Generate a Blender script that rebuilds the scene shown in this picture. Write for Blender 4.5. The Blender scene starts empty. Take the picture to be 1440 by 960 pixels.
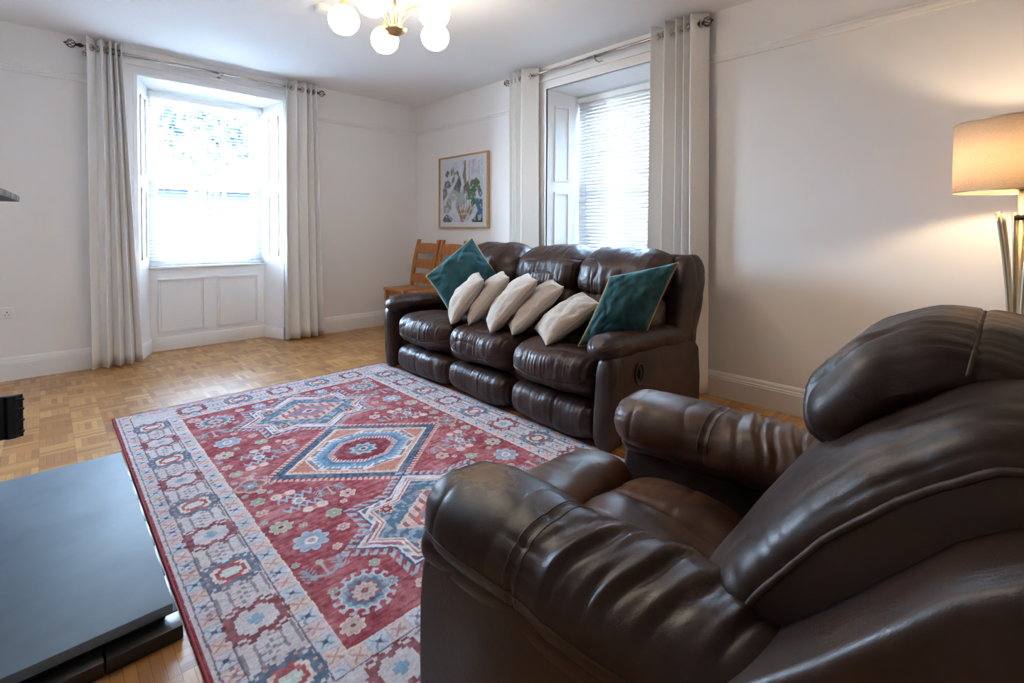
import bpy, bmesh, math, random
import numpy as np
from mathutils import Vector, Matrix

SC = bpy.context.scene
COL = SC.collection
random.seed(7)
PI = math.pi

# ------------------------------------------------------------------ camera
CAM_H = 1.15
cam_d = bpy.data.cameras.new('camera')
cam = bpy.data.objects.new('camera', cam_d)
COL.objects.link(cam)
FPX = 679.12
cam_d.sensor_width = 36.0
cam_d.lens = FPX / 1440 * 36.0
cam_d.shift_y = -(480 - 338.4655) / 1440
cam_d.clip_start = 0.02
_yaw, _pit, _rol = math.radians(44.1658), math.radians(1.3711), math.radians(0.314)
_F = Vector((math.sin(_yaw) * math.cos(_pit), math.cos(_yaw) * math.cos(_pit), -math.sin(_pit)))
_R0 = Vector((math.cos(_yaw), -math.sin(_yaw), 0)); _U0 = _R0.cross(_F)
_R = _R0 * math.cos(_rol) + _U0 * math.sin(_rol)
_U = -_R0 * math.sin(_rol) + _U0 * math.cos(_rol)
cam.matrix_world = Matrix(((_R.x, _U.x, -_F.x, 0), (_R.y, _U.y, -_F.y, 0), (_R.z, _U.z, -_F.z, CAM_H), (0, 0, 0, 1)))
SC.camera = cam

def ray(px, py):
    return _F + _R * ((px - 720) / FPX) + _U * ((338.4655 - py) / FPX)
def on_axis(px, py, ax, val):
    d = ray(px, py); o = Vector((0, 0, CAM_H)); t = (val - o[ax]) / d[ax]
    return o + d * t
def at_depth(px, py, t):
    return Vector((0, 0, CAM_H)) + ray(px, py) * t

# ------------------------------------------------------------------ daylight and exposure
XR, YB, XL, YF, ZC = 3.364, 5.196, -0.75, -2.3, 2.66
W1 = dict(a=0.588, b=1.777, ia=0.692, ib=1.672, top=2.44, itop=2.41, d=0.27)      # in the back wall
W2 = dict(a=1.83, b=3.0, ia=1.94, ib=2.90, top=2.44, itop=2.41, d=0.28)        # in the right wall
world = bpy.data.worlds.new('daylight'); SC.world = world
world.use_nodes = True
_nt = world.node_tree; _bg = _nt.nodes['Background']
_geo = _nt.nodes.new('ShaderNodeTexCoord'); _sep = _nt.nodes.new('ShaderNodeSeparateXYZ')
_rmp = _nt.nodes.new('ShaderNodeValToRGB')
_nt.links.new(_geo.outputs['Generated'], _sep.inputs[0]); _nt.links.new(_sep.outputs['Z'], _rmp.inputs[0])
_rmp.color_ramp.elements[0].position = 0.0; _rmp.color_ramp.elements[0].color = (0.68, 0.84, 1.0, 1)
_rmp.color_ramp.elements[1].position = 0.6; _rmp.color_ramp.elements[1].color = (0.50, 0.73, 1.0, 1)
_nt.links.new(_rmp.outputs[0], _bg.inputs[0])
_bg.inputs[1].default_value = 20.0
def portal(name, loc, rot, sx, sy):
    l = bpy.data.lights.new(name, 'AREA'); l.shape = 'RECTANGLE'; l.size = sx; l.size_y = sy
    l.cycles.is_portal = True
    o = bpy.data.objects.new(name, l); COL.objects.link(o); o.location = loc; o.rotation_euler = rot
portal('window_portal_back', ((W1['a'] + W1['b']) / 2, YB + 0.52, 1.6), (-PI / 2, 0, 0), 1.1, 1.75)
portal('window_portal_right', (XR + 0.52, (W2['a'] + W2['b']) / 2, 1.6), (0, PI / 2, 0), 1.75, 1.1)
vs = SC.view_settings
vs.view_transform = 'Standard'; vs.look = 'None'; vs.gamma = 1.0; vs.use_curve_mapping = False
vs.exposure = 2.95
SC.cycles.max_bounces = 14; SC.cycles.diffuse_bounces = 8; SC.cycles.transparent_max_bounces = 24
SC.cycles.glossy_bounces = 4; SC.cycles.transmission_bounces = 6
SC.cycles.caustics_reflective = False; SC.cycles.caustics_refractive = False
SC.cycles.sample_clamp_indirect = 8.0

# ------------------------------------------------------------------ materials
def lin(c):
    return tuple(x / 12.92 if x <= 0.04045 else ((x + 0.055) / 1.055) ** 2.4 for x in c)
def hexc(h):
    return lin(tuple(int(h[i:i + 2], 16) / 255 for i in (0, 2, 4)))
def new_mat(name):
    m = bpy.data.materials.new(name); m.use_nodes = True
    return m, m.node_tree, m.node_tree.nodes['Principled BSDF']
def N(nt, kind, **kw):
    n = nt.nodes.new(kind)
    for k, v in kw.items(): setattr(n, k, v)
    return n
def ramp(nt, fac, stops):
    r = N(nt, 'ShaderNodeValToRGB'); e = r.color_ramp.elements
    while len(e) < len(stops): e.new(0.5)
    for i, (p, c) in enumerate(stops):
        e[i].position = p; e[i].color = (*c, 1)
    nt.links.new(fac, r.inputs[0]); return r.outputs[0]
def noise(nt, scale, detail=3, rough=0.5, vec=None, dist=0.0):
    t = N(nt, 'ShaderNodeTexNoise'); t.inputs['Scale'].default_value = scale
    t.inputs['Detail'].default_value = detail; t.inputs['Roughness'].default_value = rough
    t.inputs['Distortion'].default_value = dist
    if vec is not None: nt.links.new(vec, t.inputs['Vector'])
    return t.outputs['Fac']
def objco(nt, scale=None):
    t = N(nt, 'ShaderNodeTexCoord').outputs['Object']
    if scale:
        mp = N(nt, 'ShaderNodeMapping'); mp.inputs['Scale'].default_value = scale
        nt.links.new(t, mp.inputs[0]); t = mp.outputs[0]
    return t
def bump(nt, p, h, strength, dist=0.002):
    b = N(nt, 'ShaderNodeBump'); b.inputs['Strength'].default_value = strength; b.inputs['Distance'].default_value = dist
    nt.links.new(h, b.inputs['Height']); nt.links.new(b.outputs[0], p.inputs['Normal'])
def simple(name, c, rough=0.5, metal=0.0, var=0.08, vscale=6, bmp=0, bscale=200, spec=0.5, stretch=None):
    m, nt, p = new_mat(name)
    co = objco(nt, stretch)
    f = noise(nt, vscale, 3, 0.55, co)
    lo = tuple(x * (1 - var) for x in c); hi = tuple(min(1, x * (1 + var)) for x in c)
    nt.links.new(ramp(nt, f, [(0.3, lo), (0.7, hi)]), p.inputs['Base Color'])
    p.inputs['Roughness'].default_value = rough; p.inputs['Metallic'].default_value = metal
    p.inputs['Specular IOR Level'].default_value = spec
    if bmp: bump(nt, p, noise(nt, bscale, 2, 0.5, co), bmp)
    return m
def emit(name, c, s):
    m, nt, p = new_mat(name)
    p.inputs['Base Color'].default_value = (*c, 1); p.inputs['Emission Color'].default_value = (*c, 1)
    p.inputs['Emission Strength'].default_value = s; p.inputs['Roughness'].default_value = 0.3
    return m

M = {}
M['wall'] = simple('wall_paint', (0.80, 0.785, 0.775), 0.75, var=0.012, vscale=1.5, bmp=0.05, bscale=90)
M['ceiling'] = simple('ceiling_paint', (0.85, 0.85, 0.85), 0.8, var=0.01, vscale=1.5)
M['trim'] = simple('white_gloss_trim', (0.80, 0.79, 0.78), 0.35, var=0.015, vscale=4)
M['blind'] = simple('white_blind', (0.84, 0.84, 0.83), 0.4, var=0.01)
def mk_blind2():
    m, nt, p = new_mat('thin_white_slat')
    out = nt.nodes['Material Output']
    tr = N(nt, 'ShaderNodeBsdfTranslucent'); mx = N(nt, 'ShaderNodeMixShader'); mx.inputs[0].default_value = 0.014
    nt.links.new(ramp(nt, noise(nt, 3, 2, 0.5, objco(nt)), [(0.3, (0.80, 0.80, 0.80)), (0.7, (0.84, 0.84, 0.83))]), p.inputs['Base Color'])
    p.inputs['Roughness'].default_value = 0.4
    tr.inputs[0].default_value = (0.85, 0.9, 0.95, 1)
    nt.links.new(p.outputs[0], mx.inputs[1]); nt.links.new(tr.outputs[0], mx.inputs[2]); nt.links.new(mx.outputs[0], out.inputs[0])
    return m
M['slat'] = mk_blind2()
M['cord'] = simple('white_cord', (0.8, 0.8, 0.8), 0.7)
M['curtain'] = simple('grey_curtain_linen', (0.78, 0.765, 0.745), 0.9, var=0.05, vscale=260, bmp=0.15, bscale=500, spec=0.1, stretch=(1, 1, 0.25))
M['steel'] = simple('brushed_nickel', (0.55, 0.50, 0.44), 0.25, 1.0, var=0.05)
M['bronze'] = simple('dark_bronze', (0.05, 0.045, 0.04), 0.35, 0.9, var=0.1)
M['brass'] = simple('antique_brass', (0.62, 0.44, 0.22), 0.3, 1.0, var=0.08, vscale=20)
M['lamp_brass'] = simple('champagne_brass', (0.66, 0.58, 0.42), 0.33, 1.0, var=0.06, vscale=15)
M['iron'] = simple('cast_iron', (0.022, 0.022, 0.024), 0.42, 0.3, var=0.2, vscale=30, bmp=0.2, bscale=120)
M['black_plastic'] = simple('black_plastic', (0.015, 0.014, 0.014), 0.4)
M['white_plastic'] = simple('white_plastic', (0.8, 0.8, 0.79), 0.35, var=0.01)
M['slate'] = simple('slate_with_window_reflection', (0.135, 0.185, 0.245), 0.58, var=0.14, vscale=5, bmp=0.08, bscale=60)  # blue reflection of the window light mixed into the base colour
M['slate_tile'] = simple('black_slate_tile', (0.016, 0.016, 0.018), 0.36, var=0.3, vscale=9, bmp=0.2, bscale=40)
M['marble'] = simple('grey_marble', (0.22, 0.22, 0.23), 0.95, var=0.4, vscale=14, spec=0.0)
M['mustard'] = simple('mustard_piping', (0.75, 0.36, 0.03), 0.7)
M['cream'] = simple('cream_linen', (0.43, 0.375, 0.33), 0.9, var=0.05, vscale=120, bmp=0.2, bscale=600, spec=0.15)
M['bulb'] = emit('warm_bulb', (1.0, 0.78, 0.50), 46.0)
M['mount'] = simple('picture_mount', (0.74, 0.73, 0.73), 0.8, var=0.01)
M['seam'] = simple('leather_stitching', (0.060, 0.034, 0.024), 0.6, var=0.3, vscale=80)
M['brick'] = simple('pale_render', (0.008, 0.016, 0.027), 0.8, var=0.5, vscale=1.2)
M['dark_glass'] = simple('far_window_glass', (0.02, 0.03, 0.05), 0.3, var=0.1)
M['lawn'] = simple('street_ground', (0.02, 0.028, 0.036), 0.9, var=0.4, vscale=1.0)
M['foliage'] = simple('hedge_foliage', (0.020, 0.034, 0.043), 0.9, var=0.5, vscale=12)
M['bristle'] = simple('rug_edge_binding', (0.30, 0.035, 0.05), 0.9, var=0.2, vscale=200)

def mk_globe():
    m, nt, p = new_mat('opal_glass_lit')
    lw = N(nt, 'ShaderNodeLayerWeight'); lw.inputs[0].default_value = 0.35
    col = ramp(nt, lw.outputs['Facing'], [(0.0, (1.0, 0.90, 0.74)), (0.9, (1.0, 0.80, 0.56))])
    nt.links.new(col, p.inputs['Emission Color'])
    p.inputs['Base Color'].default_value = (0.85, 0.82, 0.76, 1)
    p.inputs['Emission Strength'].default_value = 3.6; p.inputs['Roughness'].default_value = 0.15
    return m
M['globe'] = mk_globe()

def mk_shade():
    m, nt, p = new_mat('linen_lampshade')
    out = nt.nodes['Material Output']
    co = objco(nt, (1, 1, 6))
    f = noise(nt, 90, 4, 0.6, co)
    col = ramp(nt, f, [(0.3, (0.66, 0.53, 0.39)), (0.7, (0.82, 0.69, 0.54))])
    di = N(nt, 'ShaderNodeBsdfDiffuse'); tr = N(nt, 'ShaderNodeBsdfTranslucent'); mx = N(nt, 'ShaderNodeMixShader')
    nt.links.new(col, di.inputs[0]); nt.links.new(col, tr.inputs[0])
    mx.inputs[0].default_value = 0.42
    nt.links.new(di.outputs[0], mx.inputs[1]); nt.links.new(tr.outputs[0], mx.inputs[2])
    nt.links.new(mx.outputs[0], out.inputs[0])
    return m
M['shade'] = mk_shade()

def mk_glass(name='window_glass', k=0.8):
    m, nt, p = new_mat(name)
    out = nt.nodes['Material Output']
    tr = N(nt, 'ShaderNodeBsdfTransparent'); gl = N(nt, 'ShaderNodeBsdfGlossy'); gl.inputs['Roughness'].default_value = 0.02
    lw = N(nt, 'ShaderNodeLayerWeight'); lw.inputs[0].default_value = 0.2
    nz = noise(nt, 3.0, 2, 0.5, objco(nt))
    tr.inputs[0].default_value = (0.96, 0.98, 1.0, 1)
    ml = N(nt, 'ShaderNodeMath', operation='MULTIPLY'); nt.links.new(lw.outputs['Fresnel'], ml.inputs[0]); ml.inputs[1].default_value = k
    mx = N(nt, 'ShaderNodeMixShader'); nt.links.new(ml.outputs[0], mx.inputs[0])
    nt.links.new(tr.outputs[0], mx.inputs[1]); nt.links.new(gl.outputs[0], mx.inputs[2])
    nt.links.new(mx.outputs[0], out.inputs[0])
    return m
M['glass'] = mk_glass()
M['picture_glass'] = mk_glass('picture_glass', 0.10)

def mk_leather(name, dark, brown, spots=(), rough=(0.33, 0.46), nscale=3.0):
    m, nt, p = new_mat(name)
    co = objco(nt)
    f = noise(nt, nscale, 5, 0.6, co, 0.6)
    c = ramp(nt, f, [(0.36, dark), (0.68, brown)])
    for (pt, r, colr, amt) in spots:
        d = N(nt, 'ShaderNodeVectorMath', operation='DISTANCE'); nt.links.new(co, d.inputs[0]); d.inputs[1].default_value = pt
        n2 = noise(nt, 38, 4, 0.65, co, 1.2)
        a = N(nt, 'ShaderNodeMath', operation='MULTIPLY_ADD'); nt.links.new(n2, a.inputs[0]); a.inputs[1].default_value = r * 2.6; nt.links.new(d.outputs['Value'], a.inputs[2])
        mr = N(nt, 'ShaderNodeMapRange'); nt.links.new(a.outputs[0], mr.inputs[0])
        mr.inputs[1].default_value = r * 2.7; mr.inputs[2].default_value = r * 2.05; mr.inputs[3].default_value = 0; mr.inputs[4].default_value = amt
        mx = N(nt, 'ShaderNodeMix', data_type='RGBA'); nt.links.new(mr.outputs[0], mx.inputs['Factor'])
        nt.links.new(c, mx.inputs['A']); mx.inputs['B'].default_value = (*colr, 1); c = mx.outputs['Result']
    nt.links.new(c, p.inputs['Base Color']); p.inputs['Specular IOR Level'].default_value = 0.44
    rr = N(nt, 'ShaderNodeMapRange'); nt.links.new(noise(nt, 9, 4, 0.6, co), rr.inputs[0])
    rr.inputs[1].default_value = 0.3; rr.inputs[2].default_value = 0.7
    rr.inputs[3].default_value = rough[0]; rr.inputs[4].default_value = rough[1]
    nt.links.new(rr.outputs[0], p.inputs['Roughness'])
    v = N(nt, 'ShaderNodeTexVoronoi'); v.inputs['Scale'].default_value = 420; nt.links.new(co, v.inputs['Vector'])
    big = noise(nt, 22, 5, 0.62, co, 0.8)
    mm = N(nt, 'ShaderNodeMath', operation='MULTIPLY_ADD'); nt.links.new(v.outputs['Distance'], mm.inputs[0]); mm.inputs[1].default_value = 0.10; nt.links.new(big, mm.inputs[2])
    bump(nt, p, mm.outputs[0], 0.22, 0.006)
    return m
M['sofa_leather'] = mk_leather('brown_sofa_leather', (0.023, 0.0098, 0.0078), (0.047, 0.0200, 0.014), rough=(0.38, 0.52))
M['chair_leather'] = mk_leather('worn_brown_leather', (0.018, 0.0078, 0.0062), (0.047, 0.0205, 0.0125), nscale=3.2,
    spots=[((-0.35, 0.36, 0.632), 0.05, (0.30, 0.17, 0.085), 0.6), ((-0.365, 0.30, 0.625), 0.035, (0.26, 0.15, 0.08), 0.5)])
M['seat_leather'] = mk_leather('window_lit_brown_leather', (0.036, 0.0145, 0.0085), (0.125, 0.053, 0.025), nscale=3.6, rough=(0.33, 0.48))  # lit copy of the chair leather: window light put in as lighter brown

def mk_velvet():
    m, nt, p = new_mat('teal_velvet')
    co = objco(nt)
    c = ramp(nt, noise(nt, 14, 4, 0.6, co), [(0.3, (0.012, 0.047, 0.060)), (0.75, (0.026, 0.088, 0.106))])
    nt.links.new(c, p.inputs['Base Color']); p.inputs['Roughness'].default_value = 0.8
    p.inputs['Sheen Weight'].default_value = 0.7; p.inputs['Sheen Roughness'].default_value = 0.4
    p.inputs['Sheen Tint'].default_value = (0.35, 0.75, 0.8, 1)
    p.inputs['Specular IOR Level'].default_value = 0.15
    return m
M['teal'] = mk_velvet()

def mk_parquet():
    m, nt, p = new_mat('oak_mosaic_parquet')
    S = 0.135; NF = 5
    co = N(nt, 'ShaderNodeTexCoord').outputs['Object']
    sp = N(nt, 'ShaderNodeSeparateXYZ'); nt.links.new(co, sp.inputs[0])
    def mth(op, a, b=None, c=None):
        n = N(nt, 'ShaderNodeMath', operation=op)
        for i, v in enumerate((a, b, c)):
            if v is None: continue
            if isinstance(v, (int, float)): n.inputs[i].default_value = v
            else: nt.links.new(v, n.inputs[i])
        return n.outputs[0]
    xs = mth('DIVIDE', sp.outputs['X'], S); ys = mth('DIVIDE', sp.outputs['Y'], S)
    ix = mth('FLOOR', xs); iy = mth('FLOOR', ys)
    par = mth('FLOORED_MODULO', mth('ADD', ix, iy), 2.0)
    fx = mth('FRACT', xs); fy = mth('FRACT', ys)
    # par 0: fingers run along x (index from y); par 1: along y (index from x)
    t = mth('ADD', mth('MULTIPLY', fy, mth('SUBTRACT', 1.0, par)), mth('MULTIPLY', fx, par))
    s = mth('ADD', mth('MULTIPLY', fx, mth('SUBTRACT', 1.0, par)), mth('MULTIPLY', fy, par))
    tf = mth('MULTIPLY', t, float(NF)); fi = mth('FLOOR', tf); ff = mth('FRACT', tf)
    cb = N(nt, 'ShaderNodeCombineXYZ'); nt.links.new(ix, cb.inputs[0]); nt.links.new(iy, cb.inputs[1]); nt.links.new(fi, cb.inputs[2])
    wn = N(nt, 'ShaderNodeTexWhiteNoise', noise_dimensions='3D'); nt.links.new(cb.outputs[0], wn.inputs['Vector'])
    cb2 = N(nt, 'ShaderNodeCombineXYZ'); nt.links.new(ix, cb2.inputs[0]); nt.links.new(iy, cb2.inputs[1])
    wn2 = N(nt, 'ShaderNodeTexWhiteNoise', noise_dimensions='3D'); nt.links.new(cb2.outputs[0], wn2.inputs['Vector'])
    gv = N(nt, 'ShaderNodeCombineXYZ')
    nt.links.new(mth('MULTIPLY', s, 1.2), gv.inputs[0]); nt.links.new(mth('MULTIPLY', tf, 2.2), gv.inputs[1])
    nt.links.new(mth('MULTIPLY', wn.outputs['Value'], 37.0), gv.inputs[2])
    gr = noise(nt, 2.2, 4, 0.6, gv.outputs[0])
    v = mth('ADD', mth('ADD', mth('MULTIPLY', wn.outputs['Value'], 0.55), mth('MULTIPLY', wn2.outputs['Value'], 0.22)), mth('MULTIPLY', gr, 0.35))
    col = ramp(nt, v, [(0.12, (0.255, 0.108, 0.030)), (0.45, (0.40, 0.19, 0.058)), (0.75, (0.53, 0.28, 0.095)), (1.0, (0.65, 0.385, 0.155))])
    e1 = mth('MINIMUM', ff, mth('SUBTRACT', 1.0, ff)); e2 = mth('MULTIPLY', mth('MINIMUM', s, mth('SUBTRACT', 1.0, s)), float(NF))
    e = mth('MINIMUM', e1, e2)
    gap = N(nt, 'ShaderNodeMapRange'); nt.links.new(e, gap.inputs[0]); gap.inputs[1].default_value = 0.0; gap.inputs[2].default_value = 0.05
    gap.inputs[3].default_value = 0.45; gap.inputs[4].default_value = 1.0
    mx = N(nt, 'ShaderNodeMix', data_type='RGBA', blend_type='MULTIPLY'); mx.inputs['Factor'].default_value = 1.0
    nt.links.new(col, mx.inputs['A']); nt.links.new(gap.outputs[0], mx.inputs['B'])
    nt.links.new(mx.outputs['Result'], p.inputs['Base Color'])
    p.inputs['Roughness'].default_value = 0.34
    p.inputs['Coat Weight'].default_value = 0.25; p.inputs['Coat Roughness'].default_value = 0.18
    hb = mth('ADD', gap.outputs[0], mth('MULTIPLY', wn.outputs['Value'], 0.25))
    bump(nt, p, hb, 0.25, 0.0015)
    return m
M['parquet'] = mk_parquet()

def mk_oak(name, lo, hi, axis_scale):
    m, nt, p = new_mat(name)
    f = noise(nt, 5, 5, 0.6, objco(nt, axis_scale), 0.5)
    nt.links.new(ramp(nt, f, [(0.3, lo), (0.7, hi)]), p.inputs['Base Color'])
    p.inputs['Roughness'].default_value = 0.4
    return m
M['oak'] = mk_oak('honey_oak', (0.34, 0.125, 0.034), (0.54, 0.225, 0.068), (8, 8, 1))
M['oak_frame'] = mk_oak('pale_oak_frame', (0.46, 0.24, 0.08), (0.60, 0.34, 0.13), (9, 9, 9))

def mk_attr(name, rough=0.95, bmp=0.3, weave=900.0):
    m, nt, p = new_mat(name)
    a = N(nt, 'ShaderNodeAttribute'); a.attribute_name = 'pattern'
    co = objco(nt)
    nz = noise(nt, weave, 2, 0.6, co)
    mr = N(nt, 'ShaderNodeMapRange'); nt.links.new(nz, mr.inputs[0]); mr.inputs[1].default_value = 0.25; mr.inputs[2].default_value = 0.75
    mr.inputs[3].default_value = 0.86; mr.inputs[4].default_value = 1.1
    mx = N(nt, 'ShaderNodeMix', data_type='RGBA', blend_type='MULTIPLY'); mx.inputs['Factor'].default_value = 1.0
    nt.links.new(a.outputs['Color'], mx.inputs['A']); nt.links.new(mr.outputs[0], mx.inputs['B'])
    nt.links.new(mx.outputs['Result'], p.inputs['Base Color'])
    p.inputs['Roughness'].default_value = rough; p.inputs['Specular IOR Level'].default_value = 0.2
    if bmp: bump(nt, p, nz, bmp)
    return m
M['rug'] = mk_attr('woven_rug_pile')
M['print'] = mk_attr('printed_paper', 0.7, 0, 300.0)

# ------------------------------------------------------------------ mesh helpers
def fade(t): return t * t * t * (t * (t * 6 - 15) + 10)
def _hash(ix, iy, iz):
    h = (ix.astype(np.int64) * 374761393 + iy.astype(np.int64) * 668265263 + iz.astype(np.int64) * 2147483647 % 1000003) & 0xffffffff
    h = ((h ^ (h >> 13)) * 1274126177) & 0xffffffff
    h = (h ^ (h >> 16)) & 0xffff
    return h / 65535.0
def vnoise(P):
    P = np.asarray(P, float); i = np.floor(P); f = fade(P - i); i = i.astype(np.int64)
    r = 0
    for dx in (0, 1):
        for dy in (0, 1):
            for dz in (0, 1):
                w = (f[:, 0] if dx else 1 - f[:, 0]) * (f[:, 1] if dy else 1 - f[:, 1]) * (f[:, 2] if dz else 1 - f[:, 2])
                r = r + w * _hash(i[:, 0] + dx, i[:, 1] + dy, i[:, 2] + dz)
    return r * 2 - 1
def fbm(P, o=3, g=0.5):
    P = np.asarray(P, float); r = 0; a = 1.0
    for k in range(o):
        r = r + a * vnoise(P * (2.03 ** k) + 17.3 * k); a *= g
    return r
def ridge(P):                       # sharp folds: 1 on a crease line
    return 1 - np.abs(vnoise(P))

class MB:
    def __init__(s): s.v = []; s.f = []; s.sm = []
    def add(s, v, f, smooth=False):
        b = len(s.v); s.v += [tuple(map(float, p)) for p in v]; s.f += [tuple(int(i) + b for i in q) for q in f]
        s.sm += [smooth] * len(f); return s
    def box(s, a, b):
        x0, y0, z0 = (min(a[i], b[i]) for i in range(3)); x1, y1, z1 = (max(a[i], b[i]) for i in range(3))
        return s.add([(x0, y0, z0), (x1, y0, z0), (x1, y1, z0), (x0, y1, z0), (x0, y0, z1), (x1, y0, z1), (x1, y1, z1), (x0, y1, z1)],
                     [(0, 3, 2, 1), (4, 5, 6, 7), (0, 1, 5, 4), (1, 2, 6, 5), (2, 3, 7, 6), (3, 0, 4, 7)])
    def prism(s, poly, ax, a, b, smooth=False):      # poly in the two other axes (in x,y,z order)
        def mk(p, w):
            q = list(p); q.insert(ax, w); return q
        n = len(poly)
        v = [mk(p, a) for p in poly] + [mk(p, b) for p in poly]
        f = [tuple(range(n)), tuple(range(2 * n - 1, n - 1, -1))] + [(i, i + n, (i + 1) % n + n, (i + 1) % n) for i in range(n)]
        return s.add(v, f, smooth)
    def grid(s, P, closed_u=False, closed_v=False, smooth=True):   # P[u][v] -> points
        P = np.asarray(P, float); U, V = P.shape[:2]
        f = []
        for i in range(U if closed_u else U - 1):
            for j in range(V if closed_v else V - 1):
                f.append((i * V + j, ((i + 1) % U) * V + j, ((i + 1) % U) * V + (j + 1) % V, i * V + (j + 1) % V))
        return s.add(P.reshape(-1, 3), f, smooth)
    def tube(s, path, r, n=10, closed=False, caps=True):
        P = [Vector(p) for p in path]; m = len(P)
        rs = r if isinstance(r, (list, tuple)) else [r] * m
        T = []
        for i in range(m):
            a = P[(i - 1) % m] if (closed or i > 0) else P[i]; b = P[(i + 1) % m] if (closed or i < m - 1) else P[i]
            T.append((b - a).normalized())
        up = Vector((0, 0, 1)) if abs(T[0].z) < 0.9 else Vector((1, 0, 0))
        nrm = (up - T[0] * up.dot(T[0])).normalized()
        rings = []
        for i in range(m):
            nrm = (nrm - T[i] * nrm.dot(T[i])).normalized(); bi = T[i].cross(nrm)
            rings.append([P[i] + (nrm * math.cos(2 * PI * k / n) + bi * math.sin(2 * PI * k / n)) * rs[i] for k in range(n)])
        b = len(s.v)
        s.grid(np.array([[tuple(q) for q in rg] for rg in rings]), closed_u=closed, closed_v=True)
        if caps and not closed:
            s.f += [tuple(range(b + n - 1, b - 1, -1)), tuple(range(b + (m - 1) * n, b + m * n))]; s.sm += [False, False]
        return s
    def lathe(s, prof, c=(0, 0, 0), n=32, axis=2, smooth=True):
        A = []
        for (r, z) in prof:
            row = []
            for k in range(n):
                t = 2 * PI * k / n; q = [r * math.cos(t), r * math.sin(t)]; q.insert(axis, z)
                row.append((q[0] + c[0], q[1] + c[1], q[2] + c[2]))
            A.append(row)
        return s.grid(np.array(A), closed_v=True, smooth=smooth)
    def ball(s, c, r, n=16, sz=(1, 1, 1)):
        A = []
        for i in range(n + 1):
            ph = PI * i / n
            A.append([(c[0] + r * sz[0] * math.sin(ph) * math.cos(2 * PI * k / (2 * n)), c[1] + r * sz[1] * math.sin(ph) * math.sin(2 * PI * k / (2 * n)), c[2] - r * sz[2] * math.cos(ph)) for k in range(2 * n)])
        return s.grid(np.array(A), closed_v=True)

def root_loc(o):
    v = Vector((0, 0, 0))
    while o is not None:
        v = v + o.location; o = o.parent
    return v
def build(name, mb, m, parent=None, bevel=0, seg=2, loc=None, solid=0, sub=0):
    me = bpy.data.meshes.new(name)
    V = np.array(mb.v, float)
    if parent is not None: off = np.array(root_loc(parent))
    else:
        lo, hi = V.min(0), V.max(0); off = np.array([(lo[0] + hi[0]) / 2, (lo[1] + hi[1]) / 2, lo[2]]) if loc is None else np.array(loc, float)
    me.from_pydata((V - off).tolist(), [], mb.f)
    me.polygons.foreach_set('use_smooth', mb.sm)
    bm = bmesh.new(); bm.from_mesh(me)
    bmesh.ops.remove_doubles(bm, verts=bm.verts, dist=1e-6)
    if bevel:
        es = [e for e in bm.edges if len(e.link_faces) == 2 and e.calc_face_angle(0) > 0.6]
        bmesh.ops.bevel(bm, geom=es, offset=bevel, segments=seg, affect='EDGES', profile=0.5, clamp_overlap=True)
        for f in bm.faces: f.smooth = True
    bmesh.ops.recalc_face_normals(bm, faces=bm.faces)
    bm.to_mesh(me); bm.free()
    if bevel and hasattr(me, 'set_sharp_from_angle'): me.set_sharp_from_angle(angle=0.7)
    me.materials.append(M[m] if isinstance(m, str) else m)
    o = bpy.data.objects.new(name, me); COL.objects.link(o)
    if parent is not None: o.parent = parent
    else: o.location = tuple(off)
    if solid:
        md = o.modifiers.new('thickness', 'SOLIDIFY'); md.thickness = solid; md.offset = 0
    if sub:
        md = o.modifiers.new('smooth', 'SUBSURF'); md.levels = sub; md.render_levels = sub
    return o
def thing(name, label, cat, loc, group=None):
    o = bpy.data.objects.new(name, None); COL.objects.link(o); o.location = loc; o.empty_display_size = 0.1
    o['label'] = label; o['category'] = cat
    if group: o['group'] = group
    return o
def tag(o, label, cat, group=None):
    o['label'] = label; o['category'] = cat
    if group: o['group'] = group
    return o
def struct(name, mb, m, parent=None, bevel=0):
    o = build(name, mb, m, parent, bevel)
    o['kind'] = 'structure'; return o
def struct_empty(name, loc):
    o = bpy.data.objects.new(name, None); COL.objects.link(o); o.location = loc; o['kind'] = 'structure'; return o
def copy_tree(o, off, parent=None):
    c = o.copy(); COL.objects.link(c)
    if parent is None: c.location = o.location + Vector(off)
    else: c.parent = parent
    for ch in list(o.children): copy_tree(ch, off, c)
    return c

def normals_of(P, closed_u, closed_v):
    def d(ax, closed):
        if closed: return np.roll(P, -1, ax) - np.roll(P, 1, ax)
        return np.gradient(P, axis=ax)
    n = np.cross(d(0, closed_u), d(1, closed_v)); l = np.linalg.norm(n, axis=2, keepdims=True)
    return n / np.maximum(l, 1e-9)
def spw(c, e): return np.sign(c) * np.abs(c) ** e

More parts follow.
